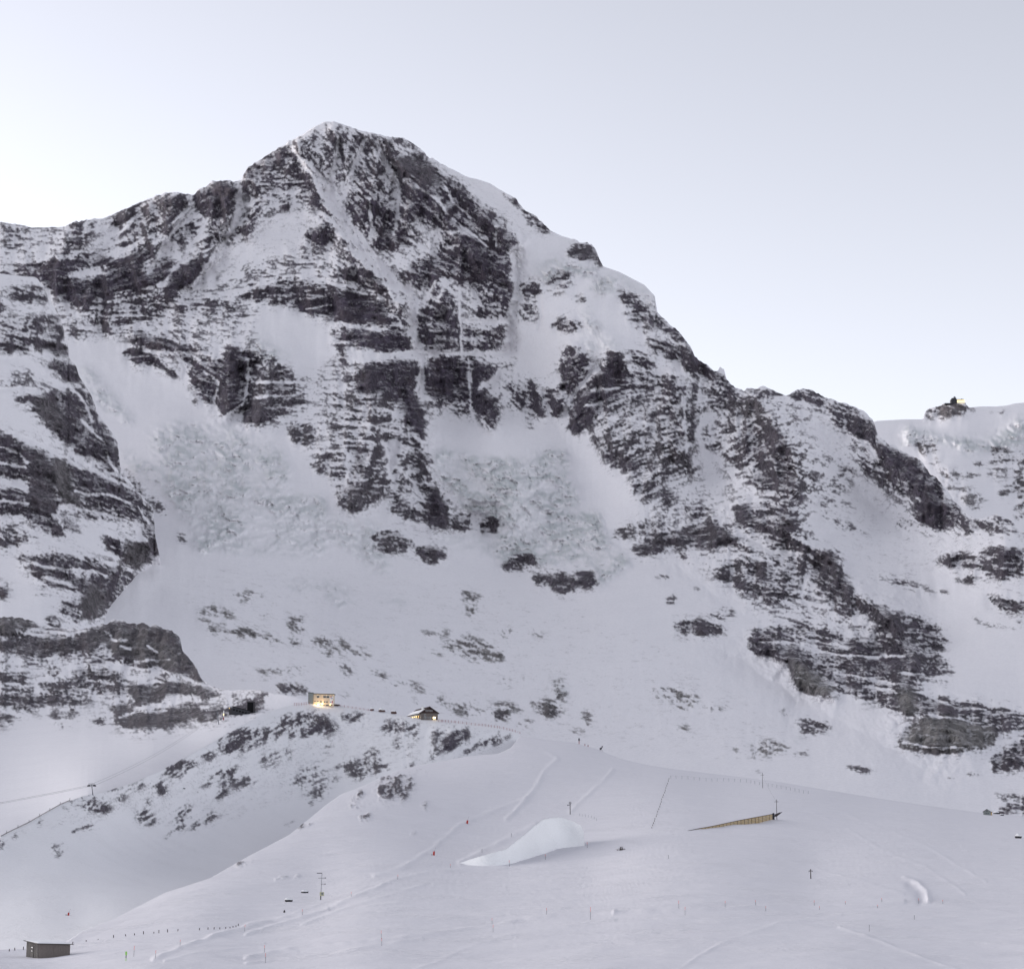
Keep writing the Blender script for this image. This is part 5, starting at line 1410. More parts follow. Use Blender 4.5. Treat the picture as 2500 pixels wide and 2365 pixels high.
for x in (500, 570, 640, 700, 755):
    a = px_p(x, 243)
    part('eave_lamp', MB().box(a[0] - .15, a[0] + .15, -.5, -.25, a[1] - .12, a[1] + .12), LIT_WARM, st)

# ----------------------------------------------------------------------------- timber house with the lit window
g = ground('H', 1028, 1757)
k = mpp(g)
ch = thing('timber_house', 'dark timber gabled house with one lit window beside the red fence', 'house', g - Vector((0, 0, 1.2)), R(14))
W_, L_, EH, AH = 14.6, 58.0, 7.4, 12.4
part('wall', MB().prism([(0, -14), (W_, -14), (W_, EH), (W_ / 2, AH - .5), (0, EH)], 0, L_), WOOD_OLD, ch)
part('gable_cladding', MB().prism([(.1, EH - .4), (W_ - .1, EH - .4), (W_ - .1, EH), (W_ / 2, AH - .55), (.1, EH)], -.14, -.02), RUST, ch)
for q in range(18):
    x = .2 + q * (W_ - .4) / 17
    part('board', MB().box(x - .09, x + .09, -.10, -.01, .6, EH - .45), WOOD_DARK, ch)
OH = 1.3
rl = part('roof', MB().prism([(-OH, EH - OH * .62), (W_ / 2, AH), (W_ + OH, EH - OH * .62), (W_ + OH, EH - OH * .62 + .4), (W_ / 2, AH + .45), (-OH, EH - OH * .62 + .4)], -1.1, L_ + .5), RUST, ch)
part('roof_snow', MB().prism([(-OH + .2, EH - OH * .5 + .42), (W_ * .3, EH + (AH - EH) * .6 + .30), (W_ * .3, EH + (AH - EH) * .6 + .5), (-OH + .2, EH - OH * .5 + .7)], 4.5, L_ + .3), SNOWCAP, rl)
part('chimney', MB().box(3.2, 4.2, 9, 10, EH, AH + .9), WHITE, rl)
part('chimney', MB().box(3.2, 4.2, 13, 14, EH, AH + .9), WHITE, rl)
for q in range(5):
    x = W_ / 2 - 3.0 + q * 1.3
    f = part('window', MB().box(x - .3, x + .3, -.24, -.12, EH + 1.0, EH + 2.5), WHITE, ch)
    part('pane', MB().box(x - .18, x + .18, -.27, -.22, EH + 1.15, EH + 2.35), PANE, f)
for x, lit in ((3.2, 0), (4.8, 0), (7.2, 0), (8.6, 0), (10.9, 1), (12.1, 1), (3.4, 2)):
    z = 3.1 if lit < 2 else 5.4
    f = part('window', MB().box(x - .55, x + .55, -.24, -.08, z - .8, z + .9), WHITE, ch)
    part('pane', MB().box(x - .42, x + .42, -.28, -.2, z - .66, z + .76), LIT_LAMP if lit == 1 else PANE, f)
for q in range(14):
    y = 3 + q * 4.0
    f = part('side_window', MB().box(-.16, .05, y - .6, y + .6, 3.4, 5.4), WHITE, ch)
    part('pane', MB().box(-.2, -.1, y - .45, y + .45, 3.55, 5.25), LIT_WARM if q in (2, 4, 5, 7, 9, 10, 12) else PANE, f)
cn = part('canopy', MB().hexa([(-4.6, 4, 4.6), (-.1, 4, 5.6), (-.1, L_, 5.6), (-4.6, L_, 4.6), (-4.6, 4, 4.9), (-.1, 4, 5.9), (-.1, L_, 5.9), (-4.6, L_, 4.9)]), OCHRE, ch)
part('canopy_snow', MB().hexa([(-4.5, 4.2, 4.92), (-.15, 4.2, 5.92), (-.15, L_ - .2, 5.92), (-4.5, L_ - .2, 4.92), (-4.4, 4.4, 5.3), (-.15, 4.4, 6.3), (-.15, L_ - .3, 6.3), (-4.4, L_ - .3, 5.3)]), SNOWCAP, cn)
for q in range(6):
    y = 9 + q * 8.5
    lb = part('canopy_lamp', MB().box(-2.6, -2.2, y - .4, y + .4, 4.35, 4.6), LIT_LAMP, ch)
    lamp('canopy_glow', lb, (-2.4, y, 3.9), 45)
lamp('window_glow', ch, (11.5, -1.0, 3.0), 25)

# ----------------------------------------------------------------------------- observatory on the far saddle
g = ground('J', 2333, 985)
k = mpp(g)
ob = thing('observatory', 'small dark mountain observatory with glowing terrace on the far right ridge', 'observatory', g - Vector((0, 0, 5)))


def px_o(x, y):
    return ((x / 7.344 + 2230 - 2333) * k, (985 - (940 + y / 7.344)) * k + 5)


def obox(name, x0, x1, y0, y1, d0, d1, mat, parent):
    a, b = px_o(x0, y1), px_o(x1, y0)
    return part(name, MB().box(a[0], b[0], d0, d1, a[1], b[1]), mat, parent)


tw = obox('tower', 676, 782, 250, 345, 0, 18, DARKSTEEL, ob)
obox('upper_storey', 694, 776, 224, 250, 1, 16, DARKSTEEL, tw)
a, b = px_o(728, 214), px_o(774, 192)
dm = MB()
cxm, r_ = (a[0] + b[0]) / 2, (b[0] - a[0]) / 2
dm.tube([(cxm, 8, a[1] - 2), (cxm, 8, a[1] + r_ * .4)], r_, 14)
dm.tube([(cxm, 8, a[1] + r_ * .4), (cxm, 8, a[1] + r_ * .85), (cxm, 8, a[1] + r_ * 1.15)], r_, 14, r_ * .25)
part('dome', dm, STEEL, ob)
for q in range(4):
    obox('window', 690 + q * 22, 704 + q * 22, 270, 284, -.4, .2, PANE, tw)
te = obox('terrace_hall', 782, 925, 262, 330, -3, 16, WHITE, ob)
for q in range(7):
    obox('lit_window', 784 + q * 20.2, 801 + q * 20.2, 268, 312, -3.6, -2.8, LIT_TERRACE, te)
obox('terrace_roof', 778, 905, 252, 262, -4, 17, RUST, te)
obox('base', 560, 940, 322, 352, -2, 14, DARKSTEEL, ob)
obox('mast', 872, 884, 230, 254, 4, 5.5, STEEL, te)

# ----------------------------------------------------------------------------- board hut in the foreground
g = ground('F', 93, 2337.5)
k = mpp(g)
HS = k / 0.0775
hu = thing('board_hut', 'weathered grey board hut with sloping snow-dusted roof in the lower left corner', 'hut', g - Vector((0, 0, .25)), R(33))
hu.scale = (HS * 1.06, HS * 1.06, HS)
L1, L2, H0 = 5.75, 6.1, 2.85           # right wall, left wall, height at the near corner


def hz(x, y):
    return H0 + .06 * y / L2 * 2 - .34 * x / L1


body = part('wall', MB().hexa([(.06, .06, 0), (L1 - .06, .06, 0), (L1 - .06, L2, 0), (.06, L2, 0), (.06, .06, hz(0, 0) - .03), (L1 - .06, .06, hz(L1, 0) - .03), (L1 - .06, L2, hz(L1, L2) - .03), (.06, L2, hz(0, L2) - .03)]), WOOD_DARK, hu)
n = 19
for q in range(n):
    x0, x1 = q * L1 / n + .012, (q + 1) * L1 / n - .012
    d = .03 * random.random()
    part('board', MB().hexa([(x0, -.02 - d, 0), (x1, -.02 - d, 0), (x1, .06, 0), (x0, .06, 0), (x0, -.02 - d, hz(x0, 0) - .02), (x1, -.02 - d, hz(x1, 0) - .02), (x1, .06, hz(x1, 0) - .02), (x0, .06, hz(x0, 0) - .02)]), WOOD_OLD, hu)  # right wall boards in a lighter colour, light on that side painted in
n = 15
for q in range(n):
    y0, y1 = q * L2 / n + .012, (q + 1) * L2 / n - .012
    d = .03 * random.random()
    part('board', MB().hexa([(-.02 - d, y0, 0), (.06, y0, 0), (.06, y1, 0), (-.02 - d, y1, 0), (-.02 - d, y0, hz(0, y0) - .02), (.06, y0, hz(0, y0) - .02), (.06, y1, hz(0, y1) - .02), (-.02 - d, y1, hz(0, y1) - .02)]), WOOD_DARK, hu)
dr = part('door', MB().box(-.10, -.055, 2.2, 3.7, .2, 2.35), WOOD_DARK, hu)
part('sign', MB().box(-.13, -.105, 2.6, 3.3, 1.95, 2.12), WHITE, dr)
part('sign', MB().box(-.13, -.105, 2.7, 3.3, 1.35, 1.45), WHITE, dr)
ov = .45
rf = part('roof', MB().hexa([(-ov, -ov, hz(-ov, -ov)), (L1 + ov, -ov, hz(L1 + ov, -ov)), (L1 + ov, L2 + ov, hz(L1 + ov, L2 + ov)), (-ov, L2 + ov, hz(-ov, L2 + ov)),
                             (-ov, -ov, hz(-ov, -ov) + .13), (L1 + ov, -ov, hz(L1 + ov, -ov) + .13), (L1 + ov, L2 + ov, hz(L1 + ov, L2 + ov) + .13), (-ov, L2 + ov, hz(-ov, L2 + ov) + .13)]), WOOD_DARK, hu)
sn = MB()
gxs = np.linspace(-ov + .1, L1 + ov - .1, 16)
gys = np.linspace(-ov + .1, L2 + ov - .1, 16)
gX, gY = np.meshgrid(gxs, gys)
edge = np.minimum(np.minimum(gX - gxs[0], gxs[-1] - gX), np.minimum(gY - gys[0], gys[-1] - gY))
gZ = np.vectorize(hz)(gX, gY) + .12 + np.clip(edge * 1.4, 0, 1) * (.20 + .08 * fbm(gX, gY, 2.2, 4.0, 3))
sv = [(float(a), float(b), float(c)) for a, b, c in zip(gX.ravel(), gY.ravel(), gZ.ravel())]
sn.v = sv
sn.f = [(r * 16 + c, r * 16 + c + 1, (r + 1) * 16 + c + 1, (r + 1) * 16 + c) for r in range(15) for c in range(15)]
part('roof_snow', sn, SNOWCAP, rf)

# ----------------------------------------------------------------------------- small gabled hut, far right
g = ground('F', 2410, 1989)
k = mpp(g)
sh = thing('gabled_hut', 'tiny gabled hut with pale ochre side at the right edge of the snow field', 'hut', g - Vector((0, 0, .4)), R(-24))
w_, l_, e_, a_ = 5.0, 4.2, 2.7, 4.3
part('wall', MB().prism([(-w_ / 2, 0), (w_ / 2, 0), (w_ / 2, e_), (0, a_ - .25), (-w_ / 2, e_)], 0, l_), CONCRETE, sh)
part('side_boards', MB().box(w_ / 2, w_ / 2 + .08, .3, l_ - .2, .1, e_ - .15), OCHRE, sh)
rf = part('roof', MB().prism([(-w_ / 2 - .5, e_ - .4), (0, a_ - .1), (w_ / 2 + .5, e_ - .4), (w_ / 2 + .5, e_ - .15), (0, a_ + .15), (-w_ / 2 - .5, e_ - .15)], -.4, l_ + .4), RUST, sh)
part('roof_snow', MB().prism([(-w_ / 2 - .4, e_ - .12), (0, a_ + .17), (w_ / 2 + .4, e_ - .12), (w_ / 2 + .3, e_ + .2), (0, a_ + .55), (-w_ / 2 - .3, e_ + .2)], -.3, l_ + .3), SNOWCAP, rf)
for x, z in ((-.6, 1.5), (.7, 1.5), (0, 3.0)):
    part('window', MB().box(x - .3, x + .3, -.08, .04, z - .35, z + .35), PANE, sh)

# ----------------------------------------------------------------------------- railway gallery and tunnel mouth
g = ground('C', 596, 1742)
k = mpp(g)
tg = thing('tunnel_gallery', 'black tunnel mouth and dark railway gallery under the cliff left of the station', 'tunnel', g - Vector((0, 0, 1.2)), R(8))


def px_t(x, y):
    return ((x / 9.0136 + 500 - 596) * k, (1742 - (1680 + y / 9.0136)) * k + 1.2)


a, b = px_t(930, 520), px_t(1060, 312)
part('tunnel_mouth', MB().box(a[0], b[0], -1.2, 6, a[1], b[1]), BLACK, tg)
part('portal', MB().box(b[0], b[0] + 1.6, -1.8, 5, a[1], b[1] + .3).box(a[0] - .3, b[0] + 1.6, -1.8, 5, b[1], b[1] + .8), BOULDER, tg)
c0, c1 = px_t(610, 570), px_t(1000, 575)
d0, d1 = px_t(610, 405), px_t(1000, 505)
part('gallery_wall', MB().hexa([(c0[0], -2.2, c0[1] - 2), (c1[0], -2.2, c1[1] - 2), (c1[0], 4, c1[1] - 2), (c0[0], 4, c0[1] - 2), (d0[0], -2.2, d0[1]), (d1[0], -2.2, d1[1]), (d1[0], 4, d1[1]), (d0[0], 4, d0[1])]), DARKSTEEL, tg)
part('gallery_roof', MB().hexa([(d0[0], -2.8, d0[1]), (d1[0], -2.8, d1[1]), (d1[0], 4, d1[1]), (d0[0], 4, d0[1]), (d0[0], -2.8, d0[1] + .5), (d1[0], -2.8, d1[1] + .5), (d1[0], 4, d1[1] + .5), (d0[0], 4, d0[1] + .5)]), BLACK, tg)
for q in range(6):
    t = (q + .5) / 6
    x = d0[0] + (d1[0] - d0[0]) * t
    z = d0[1] + (d1[1] - d0[1]) * t - 2.6
    part('opening', MB().box(x - .9, x + .9, -2.3, -2.1, z - .7, z + .7), BLACK, tg)
a = px_t(545, 440)
part('signal_lamp', MB().box(a[0] - .35, a[0] + .35, -2, -1.5, a[1] - .35, a[1] + .35), LIT_WARM, tg)
part('plinth', MB().box(px_t(540, 0)[0], px_t(610, 0)[0], -2, 3, px_t(0, 560)[1] - 1, px_t(0, 430)[1]), BOULDER, tg)

# ----------------------------------------------------------------------------- lift
PY = []
g = ground('H', 227, 1940.5)
k = mpp(g)
ly = thing('lift_pylon', 'grey T-shaped ski lift pylon leaning slightly on the left rocky ridge', 'lift pylon', g - Vector((0, 0, .5)), R(-14))
hp = 24.5 * k + .5
top = Vector((-4.2 * k, 0, hp))
part('shaft', MB().tube([(0, 0, 0), top], .30, 8, .22), STEEL, ly)
part('crossarm', MB().box(top.x - 9 * k, top.x + 9 * k, -.15, .15, hp - .1, hp + .25), DARKSTEEL, ly)
part('walkway', MB().box(top.x - 8 * k, top.x + 7 * k, -.4, .4, hp + .75, hp + .85), STEEL, ly)
for s_ in (-1, 1):
    x = top.x + s_ * 7.6 * k
    sv_ = part('sheave_train', MB().box(x - .12, x + .12, -1.6, 1.6, hp - .45, hp - .15), DARKSTEEL, ly)
    for q in range(4):
        part('sheave', MB().tube([(x - .1, -1.3 + q * .87, hp - .5), (x + .1, -1.3 + q * .87, hp - .5)], .3, 10), DARKSTEEL, sv_)
    part('strut', MB().tube([(top.x, 0, hp - 1.1), (x, 0, hp - .1)], .06, 5), STEEL, ly)
    PY.append(Vector(g) + Matrix.Rotation(R(-14), 3, 'Z') @ Vector((x, 0, hp - .2)) - Vector((0, 0, .5)))
g2 = ground('C', 534.5, 1768)
k2 = mpp(g2)
lm = thing('lift_mast', 'slim grey leaning lift mast standing in front of the tunnel gallery', 'lift mast', g2 - Vector((0, 0, .6)))
part('shaft', MB().tube([(0, 0, 0), (-5 * k2, 0, 30 * k2 + .6)], .38, 8, .26), STEEL, lm)
part('head', MB().box(-5 * k2 - 1.0, -5 * k2 + 1.0, -.3, .3, 30 * k2 + .3, 30 * k2 + .75), STEEL, lm)
MT = Vector(g2) + Vector((-5 * k2, 0, 29 * k2))
g3 = ground('C', 545.8, 1757)
k3 = mpp(g3)
sm = thing('signal_mast', 'short white signal mast with red foot beside the leaning lift mast', 'signal mast', g3 - Vector((0, 0, .4)))
part('shaft', MB().box(-.45, .45, -.4, .4, 3.0, 23 * k3 + .4), WHITE, sm)
part('foot', MB().box(-.47, .47, -.42, .42, 0, 3.0), REDNET, sm)
part('lamp_head', MB().box(-.3, .3, -.55, -.42, 4.6, 6.0), LIT_WARM, sm)
for i, s_ in enumerate((-1, 1)):
    a = PY[i]
    b = MT + Vector((s_ * .9, 0, 0))
    c = Vector((a.x * 1.02 - 95, a.y - 175, a.z - 24))
    pts = []
    for u in np.linspace(0, 1, 14):
        p = a.lerp(b, u)
        pts.append(p - Vector((0, 0, 9 * 4 * u * (1 - u) * .5)))
    pts2 = []
    for u in np.linspace(0, 1, 8):
        p = c.lerp(a, u)
        pts2.append(p - Vector((0, 0, 3 * 4 * u * (1 - u) * .5)))
    o = part('lift_cable', MB().tube(pts2[:-1] + pts, .05, 5), DARKSTEEL, None)
    tag(o, 'upper of the two thin lift cables sagging past the T-shaped pylon' if i else 'lower of the two thin lift cables sagging past the T-shaped pylon', 'cable', 'lift cables')

# ----------------------------------------------------------------------------- weather mast
g = ground('F', 782.5, 2198)
k = mpp(g)
wm = thing('weather_mast', 'thin weather mast with arms and a yellowish box on the near snow hill', 'mast', g - Vector((0, 0, .4)))


def px_v(x, y):
    return ((x / 9.915 + 660 - 782.5) * k, (2198 - (2120 + y / 9.915)) * k + .4)


a = px_v(1240, 155)
part('shaft', MB().tube([(0, 0, 0), (a[0], 0, a[1])], .10, 6, .06), STEEL, wm)
part('foot', MB().tube([(0, 0, 0), (px_v(1218, 680)[0], 0, px_v(0, 680)[1])], .17, 6), DARKSTEEL, wm)
for x0, x1, y, r_ in ((1120, 1240, 152, .11), (1150, 1330, 265, .06), (1218, 1325, 406, .06)):
    p, q = px_v(x0, y), px_v(x1, y)
    ar = part('arm', MB().tube([(p[0], 0, p[1]), (q[0], 0, q[1])], r_, 6), DARKSTEEL, wm)
    if y > 200:
        part('sensor', MB().box(q[0] - .25, q[0] + .05, -.12, .12, q[1] - .1, q[1] + .12), DARKSTEEL, ar)
p, q = px_v(1196, 680), px_v(1296, 592)
bx = part('instrument_box', MB().box(p[0], q[0], -.35, -.05, p[1], q[1]), YELLOWISH, wm)
part('box_door', MB().box(p[0] + .45, q[0] - .15, -.4, -.36, p[1] + .25, q[1] - .1), CONCRETE, bx)

# ----------------------------------------------------------------------------- utility poles
UP = []
for x, y, hpx, arm, lab in ((1896.6, 2000, 47.5, 8.5, 'tall utility pole with crossarm behind the timber snow fence'), (1862, 1922, 36.5, 8, 'weathered utility pole with crossarm along the wire fence on the snow crest'), (1979.6, 2147.5, 23.0, 8.5, 'small lone utility pole with crossarm low on the right snow field')):
    g = ground('F', x, y)
    k = mpp(g)
    t = thing('utility_pole', lab, 'utility pole', g - Vector((0, 0, .5)), 0, 'utility poles on the snow field')
    hh_ = hpx * k + .5
    part('shaft', MB().tube([(0, 0, 0), (0, 0, hh_)], .17, 8, .12), POSTWOOD, t)
    za = hh_ - .19 * hpx * k if hpx < 30 else hh_ - 5.2 * k
    ca = part('crossarm', MB().box(-arm * .5 * k, arm * .5 * k, -.1, .1, za - .09, za + .09), POSTWOOD, t)
    for s_ in (-1, 1):
        part('insulator', MB().tube([(s_ * arm * .45 * k, 0, za + .05), (s_ * arm * .45 * k, 0, za - .32)], .09, 6), DARKSTEEL, ca)
    UP.append(Vector(g) + Vector((0, 0, za - .4)))
pts = [UP[0].lerp(UP[1], u) - Vector((0, 0, 2.0 * 4 * u * (1 - u) * .5)) for u in np.linspace(0, 1, 9)]
tag(part('power_line', MB().tube(pts, .03, 4), DARKSTEEL, None), 'thin wire strung between the two utility poles above the snow fence', 'wire')
g = ground('F', 1392, 1988.5)
k = mpp(g)
cm = thing('camera_mast', 'dark camera mast with ring head above the bright wind-packed bank', 'mast', g - Vector((0, 0, .4)))
hh_ = 26.5 * k + .4
part('shaft', MB().tube([(0, 0, 0), (0, 0, hh_)], .24, 8, .20), DARKSTEEL, cm)
ring = MB()
ring.tube([(math.cos(a_) * .55, 0, hh_ + .1 + math.sin(a_) * .55) for a_ in np.linspace(0, 2 * math.pi, 13)], .16, 6)
part('ring_head', ring, DARKSTEEL, cm)
ar = part('arm', MB().tube([(0, 0, hh_ - 1.1), (-5.2 * k, 0, hh_ - 1.1)], .12, 6), DARKSTEEL, cm)
part('camera_box', MB().box(-6.6 * k, -4.4 * k, -.3, .3, hh_ - 1.4, hh_ - .75), DARKSTEEL, ar)

# ----------------------------------------------------------------------------- timber snow fence
sf = thing('snow_fence', 'long timber snow fence of pale planks half buried in the right snow field', 'fence', ground('F', 1887, 2000))
org = sf.location.copy()


def up(x, y):
    q = N('U', [(x, y)])[0]
    return q


tops = [(290, 890), (420, 862), (560, 838), (700, 808), (850, 775), (1000, 745), (1150, 717), (1325, 684)]
bots = [(290, 893), (420, 868), (560, 848), (700, 828), (850, 800), (1000, 790), (1150, 783), (1325, 738)]
NP = 24
base_w = [ground('F', *up(x, y + 4)) for x, y in bots]
D0, D1 = base_w[0].y, base_w[-1].y
line = []
for q in range(NP + 1):
    u = q / NP
    x = 290 + (1325 - 290) * u
    yt = np.interp(x, [t_[0] for t_ in tops], [t_[1] for t_ in tops])
    yb = np.interp(x, [t_[0] for t_ in bots], [t_[1] for t_ in bots])
    dY = ground('F', *up(x, yb + 3)).y
    a = unproj(*up(x, yt), dY)
    b = unproj(*up(x, yb), dY)
    a[2] += 0.25
    line.append((Vector(a) - org, Vector(b) - org - Vector((0, 0, .7))))
for q in range(NP):
    (a0, b0), (a1, b1) = line[q], line[q + 1]
    hgt = a0.z - b0.z
    rows_ = 5
    pf = None
    for r_ in range(rows_):
        u0, u1 = r_ / rows_ + .015, (r_ + 1) / rows_ - .015
        p = [b0.lerp(a0, u0), b1.lerp(a1, u0), b1.lerp(a1, u1), b0.lerp(a0, u1)]
        s_ = Vector((0, .10, 0))
        m_ = MB().hexa([p[0], p[1], p[1] + s_, p[0] + s_, p[3], p[2], p[2] + s_, p[3] + s_])
        part('plank', m_, WOOD_PALE, sf)
for q in range(NP + 1):
    a0, b0 = line[q]
    part('post', MB().box(a0.x - .09, a0.x + .09, a0.y - .16, a0.y - .02, b0.z, a0.z + .05), POSTWOOD, sf)
rail = MB()
rail.tube([a0 + Vector((0, -.02, .12)) for a0, b0 in line], .13, 5)
part('top_rail', rail, POSTWOOD, sf)
dY = ground('F', *up(1340, 745)).y
for nm, outl, mt in (('end_post', [(1318, 745), (1345, 748), (1342, 664), (1320, 664)], DARKSTEEL), ('end_wing', [(1345, 712), (1375, 702), (1442, 650), (1400, 658), (1345, 680)], POSTWOOD)):
    pl = [Vector(unproj(*up(x, y), dY)) - org for x, y in outl]
    m_ = MB()
    n_ = len(pl)
    m_.v = [tuple(p) for p in pl] + [tuple(p + Vector((0, .25, 0))) for p in pl]
    m_.f = [tuple(range(n_)), tuple(range(2 * n_ - 1, n_ - 1, -1))] + [(i, n_ + i, n_ + (i + 1) % n_, (i + 1) % n_) for i in range(n_)]
    part(nm, m_, mt, sf)
lf = [Vector(unproj(*up(x, y), ground('F', *up(x, y + 4)).y)) - org for x, y in ((103, 930), (165, 917), (225, 904))]
part('buried_rail', MB().tube(lf, .16, 5), POSTWOOD, sf)


# ----------------------------------------------------------------------------- fences of posts
def post_fence(name, label, sheet_key, tile, pts, hpx, mat, r=.05, wire=True, wmat=None, wire_r=.018, lean=.1, wires=(.9,)):
    ps = [ground(sheet_key, *N(tile, [(p[0], p[1])])[0]) for p in pts]
    o0 = ps[0]
    t = thing(name, label, 'fence', o0)
    tops_ = []
    for i, p in enumerate(ps):
        hq = (pts[i][2] if len(pts[i]) > 2 else hpx) / TILES[tile][2] * mpp(p)
        d = p - o0
        tl = Vector((random.uniform(-lean, lean) * hq, 0, hq))
        part('post', MB().tube([d - Vector((0, 0, .3)), d + tl], r, 5), mat, t)
        tops_.append((d, tl))
    if wire:
        for f_ in wires:
            part('wire', MB().tube([d + tl * f_ for d, tl in tops_], wire_r, 4), wmat or DARKSTEEL, t)
    return t


post_fence('wire_fence', 'long wire fence of grey posts along the crest of the right snow field', 'F', 'U',
           [(90, 250), (152, 252), (222, 257), (297, 260), (370, 264), (437, 271), (515, 280), (587, 282), (648, 280), (727, 280), (792, 282), (862, 284), (932, 289), (1004, 293), (1057, 303), (1106, 315), (1161, 323), (1268, 344), (1315, 348), (1370, 358), (1424, 368), (1484, 380), (1538, 390), (1590, 400), (1640, 412), (1695, 426), (1750, 432)],
           38, STEEL, .10, True, STEEL, .02)
post_fence('wire_fence', 'line of small dark stakes running down the slope from the wire fence corner', 'F', 'K',
           [(265 - 82 * q / 21 + random.uniform(-2, 2), 4 + 239 * q / 21) for q in range(22)], 8, POSTWOOD, .14, True, POSTWOOD, .03)
post_fence('red_fence', 'red safety fence on the ridge right of the timber house', 'H', 'Q',
           [(680, 345), (726, 350), (740, 350), (780, 353), (820, 357), (860, 361), (900, 364), (920, 366), (960, 371), (1018, 376), (1072, 386), (1136, 394), (1189, 399), (1242, 404), (1287, 408), (1328, 412), (1375, 418), (1414, 424), (1456, 430), (1500, 436), (1530, 441), (1585, 452), (1630, 465), (1668, 472), (1708, 482), (1745, 493), (1818, 516)],
           33, REDNET, .14, True, REDNET, .05, .06, (.35, .8))
post_fence('red_fence', 'red safety fence along the ridge between station house and timber house', 'H', 'P',
           [(865, 424), (932, 436), (992, 447), (1055, 455), (1118, 464), (1183, 474), (1248, 484), (1315, 493), (1372, 502)], 34, REDNET, .13, True, REDNET, .05, .08, (.35, .8))
post_fence('red_fence', 'red railing on the snow left of the station house', 'H', 'P',
           [(122, 412), (158, 410), (196, 408), (238, 406), (280, 404), (315, 400), (372, 398)], 44, REDNET, .13, True, REDNET, .07, .05, (.4, .95))
post_fence('rope_fence', 'rope fence with slim posts climbing the crest left of the lift pylon', 'H', 'X',
           [(20, 930, 20), (125, 890, 58), (345, 795, 58), (562, 695, 58), (765, 566, 56), (963, 456, 56), (1165, 346, 58), (1352, 246, 58)], 56, POSTWOOD, .10, True, POSTWOOD, .09, .03, (.12, .3))
post_fence('pasture_fence', 'row of short old fence posts sticking out of snow behind the board hut', 'F', 'I',
           [(56, 1292, 14), (90, 1287, 16), (141, 1283, 18), (392, 1255, 18), (440, 1245, 12), (521, 1230, 10), (594, 1217, 6), (687, 1205, 16), (760, 1194, 12), (813, 1188, 11), (868, 1182, 18), (931, 1176, 10), (962, 1173, 18), (1014, 1168, 18), (1076, 1164, 14), (1206, 1158, 13), (1258, 1156, 13), (1295, 1154, 13), (1330, 1149, 11), (1366, 1146, 11), (1392, 1143, 8), (1410, 1139, 9), (1428, 1136, 9), (1443, 1130, 12)],
           14, POSTWOOD, .09, False)
post_fence('stake_row', 'faint short row of thin stakes right of the ring-headed camera mast', 'F', 'J',
           [(1797, 203), (1813, 206), (1827, 208), (1842, 210), (1858, 213), (1874, 217), (1886, 224)], 14, STEEL, .07, False)

# ----------------------------------------------------------------------------- piste poles
POLES = [  # tile, x, top, bottom
 ('low', [('I', 809, 1263, 1325), ('I', 940, 1293, 1341), ('J', 101, 903, 940), ('J', 107, 933, 983), ('J', 729, 820, 864), ('J', 732, 856, 897), ('J', 1325, 748, 780), ('J', 1330, 790, 829), ('J', 1617, 708, 743), ('J', 1853, 690, 757)]),
 ('far', [('K', 312, 593, 631), ('K', 342, 619, 658), ('K', 536, 593, 622), ('K', 684, 590, 614), ('K', 733, 614, 638), ('K', 967, 590, 614), ('K', 993, 614, 631), ('K', 1118, 590, 605), ('K', 1274, 607, 623), ('K', 1295, 574, 593), ('K', 1473, 570, 594), ('K', 1590, 582, 601)]),
 ('mid', [('I', 1089, 1233, 1268), ('I', 1481, 1125, 1166), ('J', 304, 710, 741), ('J', 567, 620, 646), ('J', 817, 520, 546), ('J', 1100, 462, 482), ('J', 1418, 438, 471), ('J', 1612, 408, 436), ('J', 1837, 346, 375)]),
 ('lone', [('K', 1234, 709, 739), ('K', 1452, 662, 683), ('K', 262, 365, 383), ('J', 1428, 296, 317), ('J', 1270, 383, 403)])]
WHERE = {'low': 'red-tipped piste pole from the left along the lowest track', 'far': 'piste pole from the left along the far right track', 'mid': 'piste pole from the left along the middle track edge'}
LONE = ['lone dark stake lowest on the right snow field', 'lone short stake below the crescent-shaped scoop', 'thin dark stake left of the small lone utility pole', 'thin stake on the upper left rim of the bright bank', 'thin stake at the left foot of the bright bank']
for row, lst in POLES:
    for i, (t_, x, y0, y1) in enumerate(lst):
        q0, q1 = N(t_, [(x, y0)])[0], N(t_, [(x, y1)])[0]
        g = ground('F', q1[0], q1[1])
        hh_ = (q1[1] - q0[1]) * mpp(g)
        lab = LONE[i] if row == 'lone' else ORD[i] + ' ' + WHERE[row]
        t = thing('piste_pole', lab, 'pole', g, 0, {'low': 'piste poles along the lowest track', 'far': 'piste poles along the far right track', 'mid': 'piste poles along the middle track', 'lone': 'single stakes in the snow'}[row])
        ln = random.uniform(-.05, .05) * hh_
        rr = max(.03, .42 * mpp(g))
        part('shaft', MB().tube([(0, 0, -.3), (ln * .5, 0, hh_ * .62)], rr, 6), DARKSTEEL, t)
        part('tip', MB().tube([(ln * .5, 0, hh_ * .62), (ln, 0, hh_)], rr * 1.1, 6), DARKSTEEL if row == 'lone' else ORANGE, t)
g = ground('F', *N('I', [(762, 1352)])[0])
hh_ = 54 / 2.479 * mpp(g)
t = thing('marker_pole', 'bright green and black banded marker pole right of the board hut', 'pole', g)
part('band', MB().tube([(0, 0, -.2), (0, 0, hh_ * .30)], .06, 8), GREEN, t)
part('shaft', MB().tube([(0, 0, hh_ * .30), (0, 0, hh_ * .62)], .075, 8), DARKSTEEL, t)
part('head', MB().tube([(0, 0, hh_ * .62), (0, 0, hh_)], .14, 8), GREEN, t)

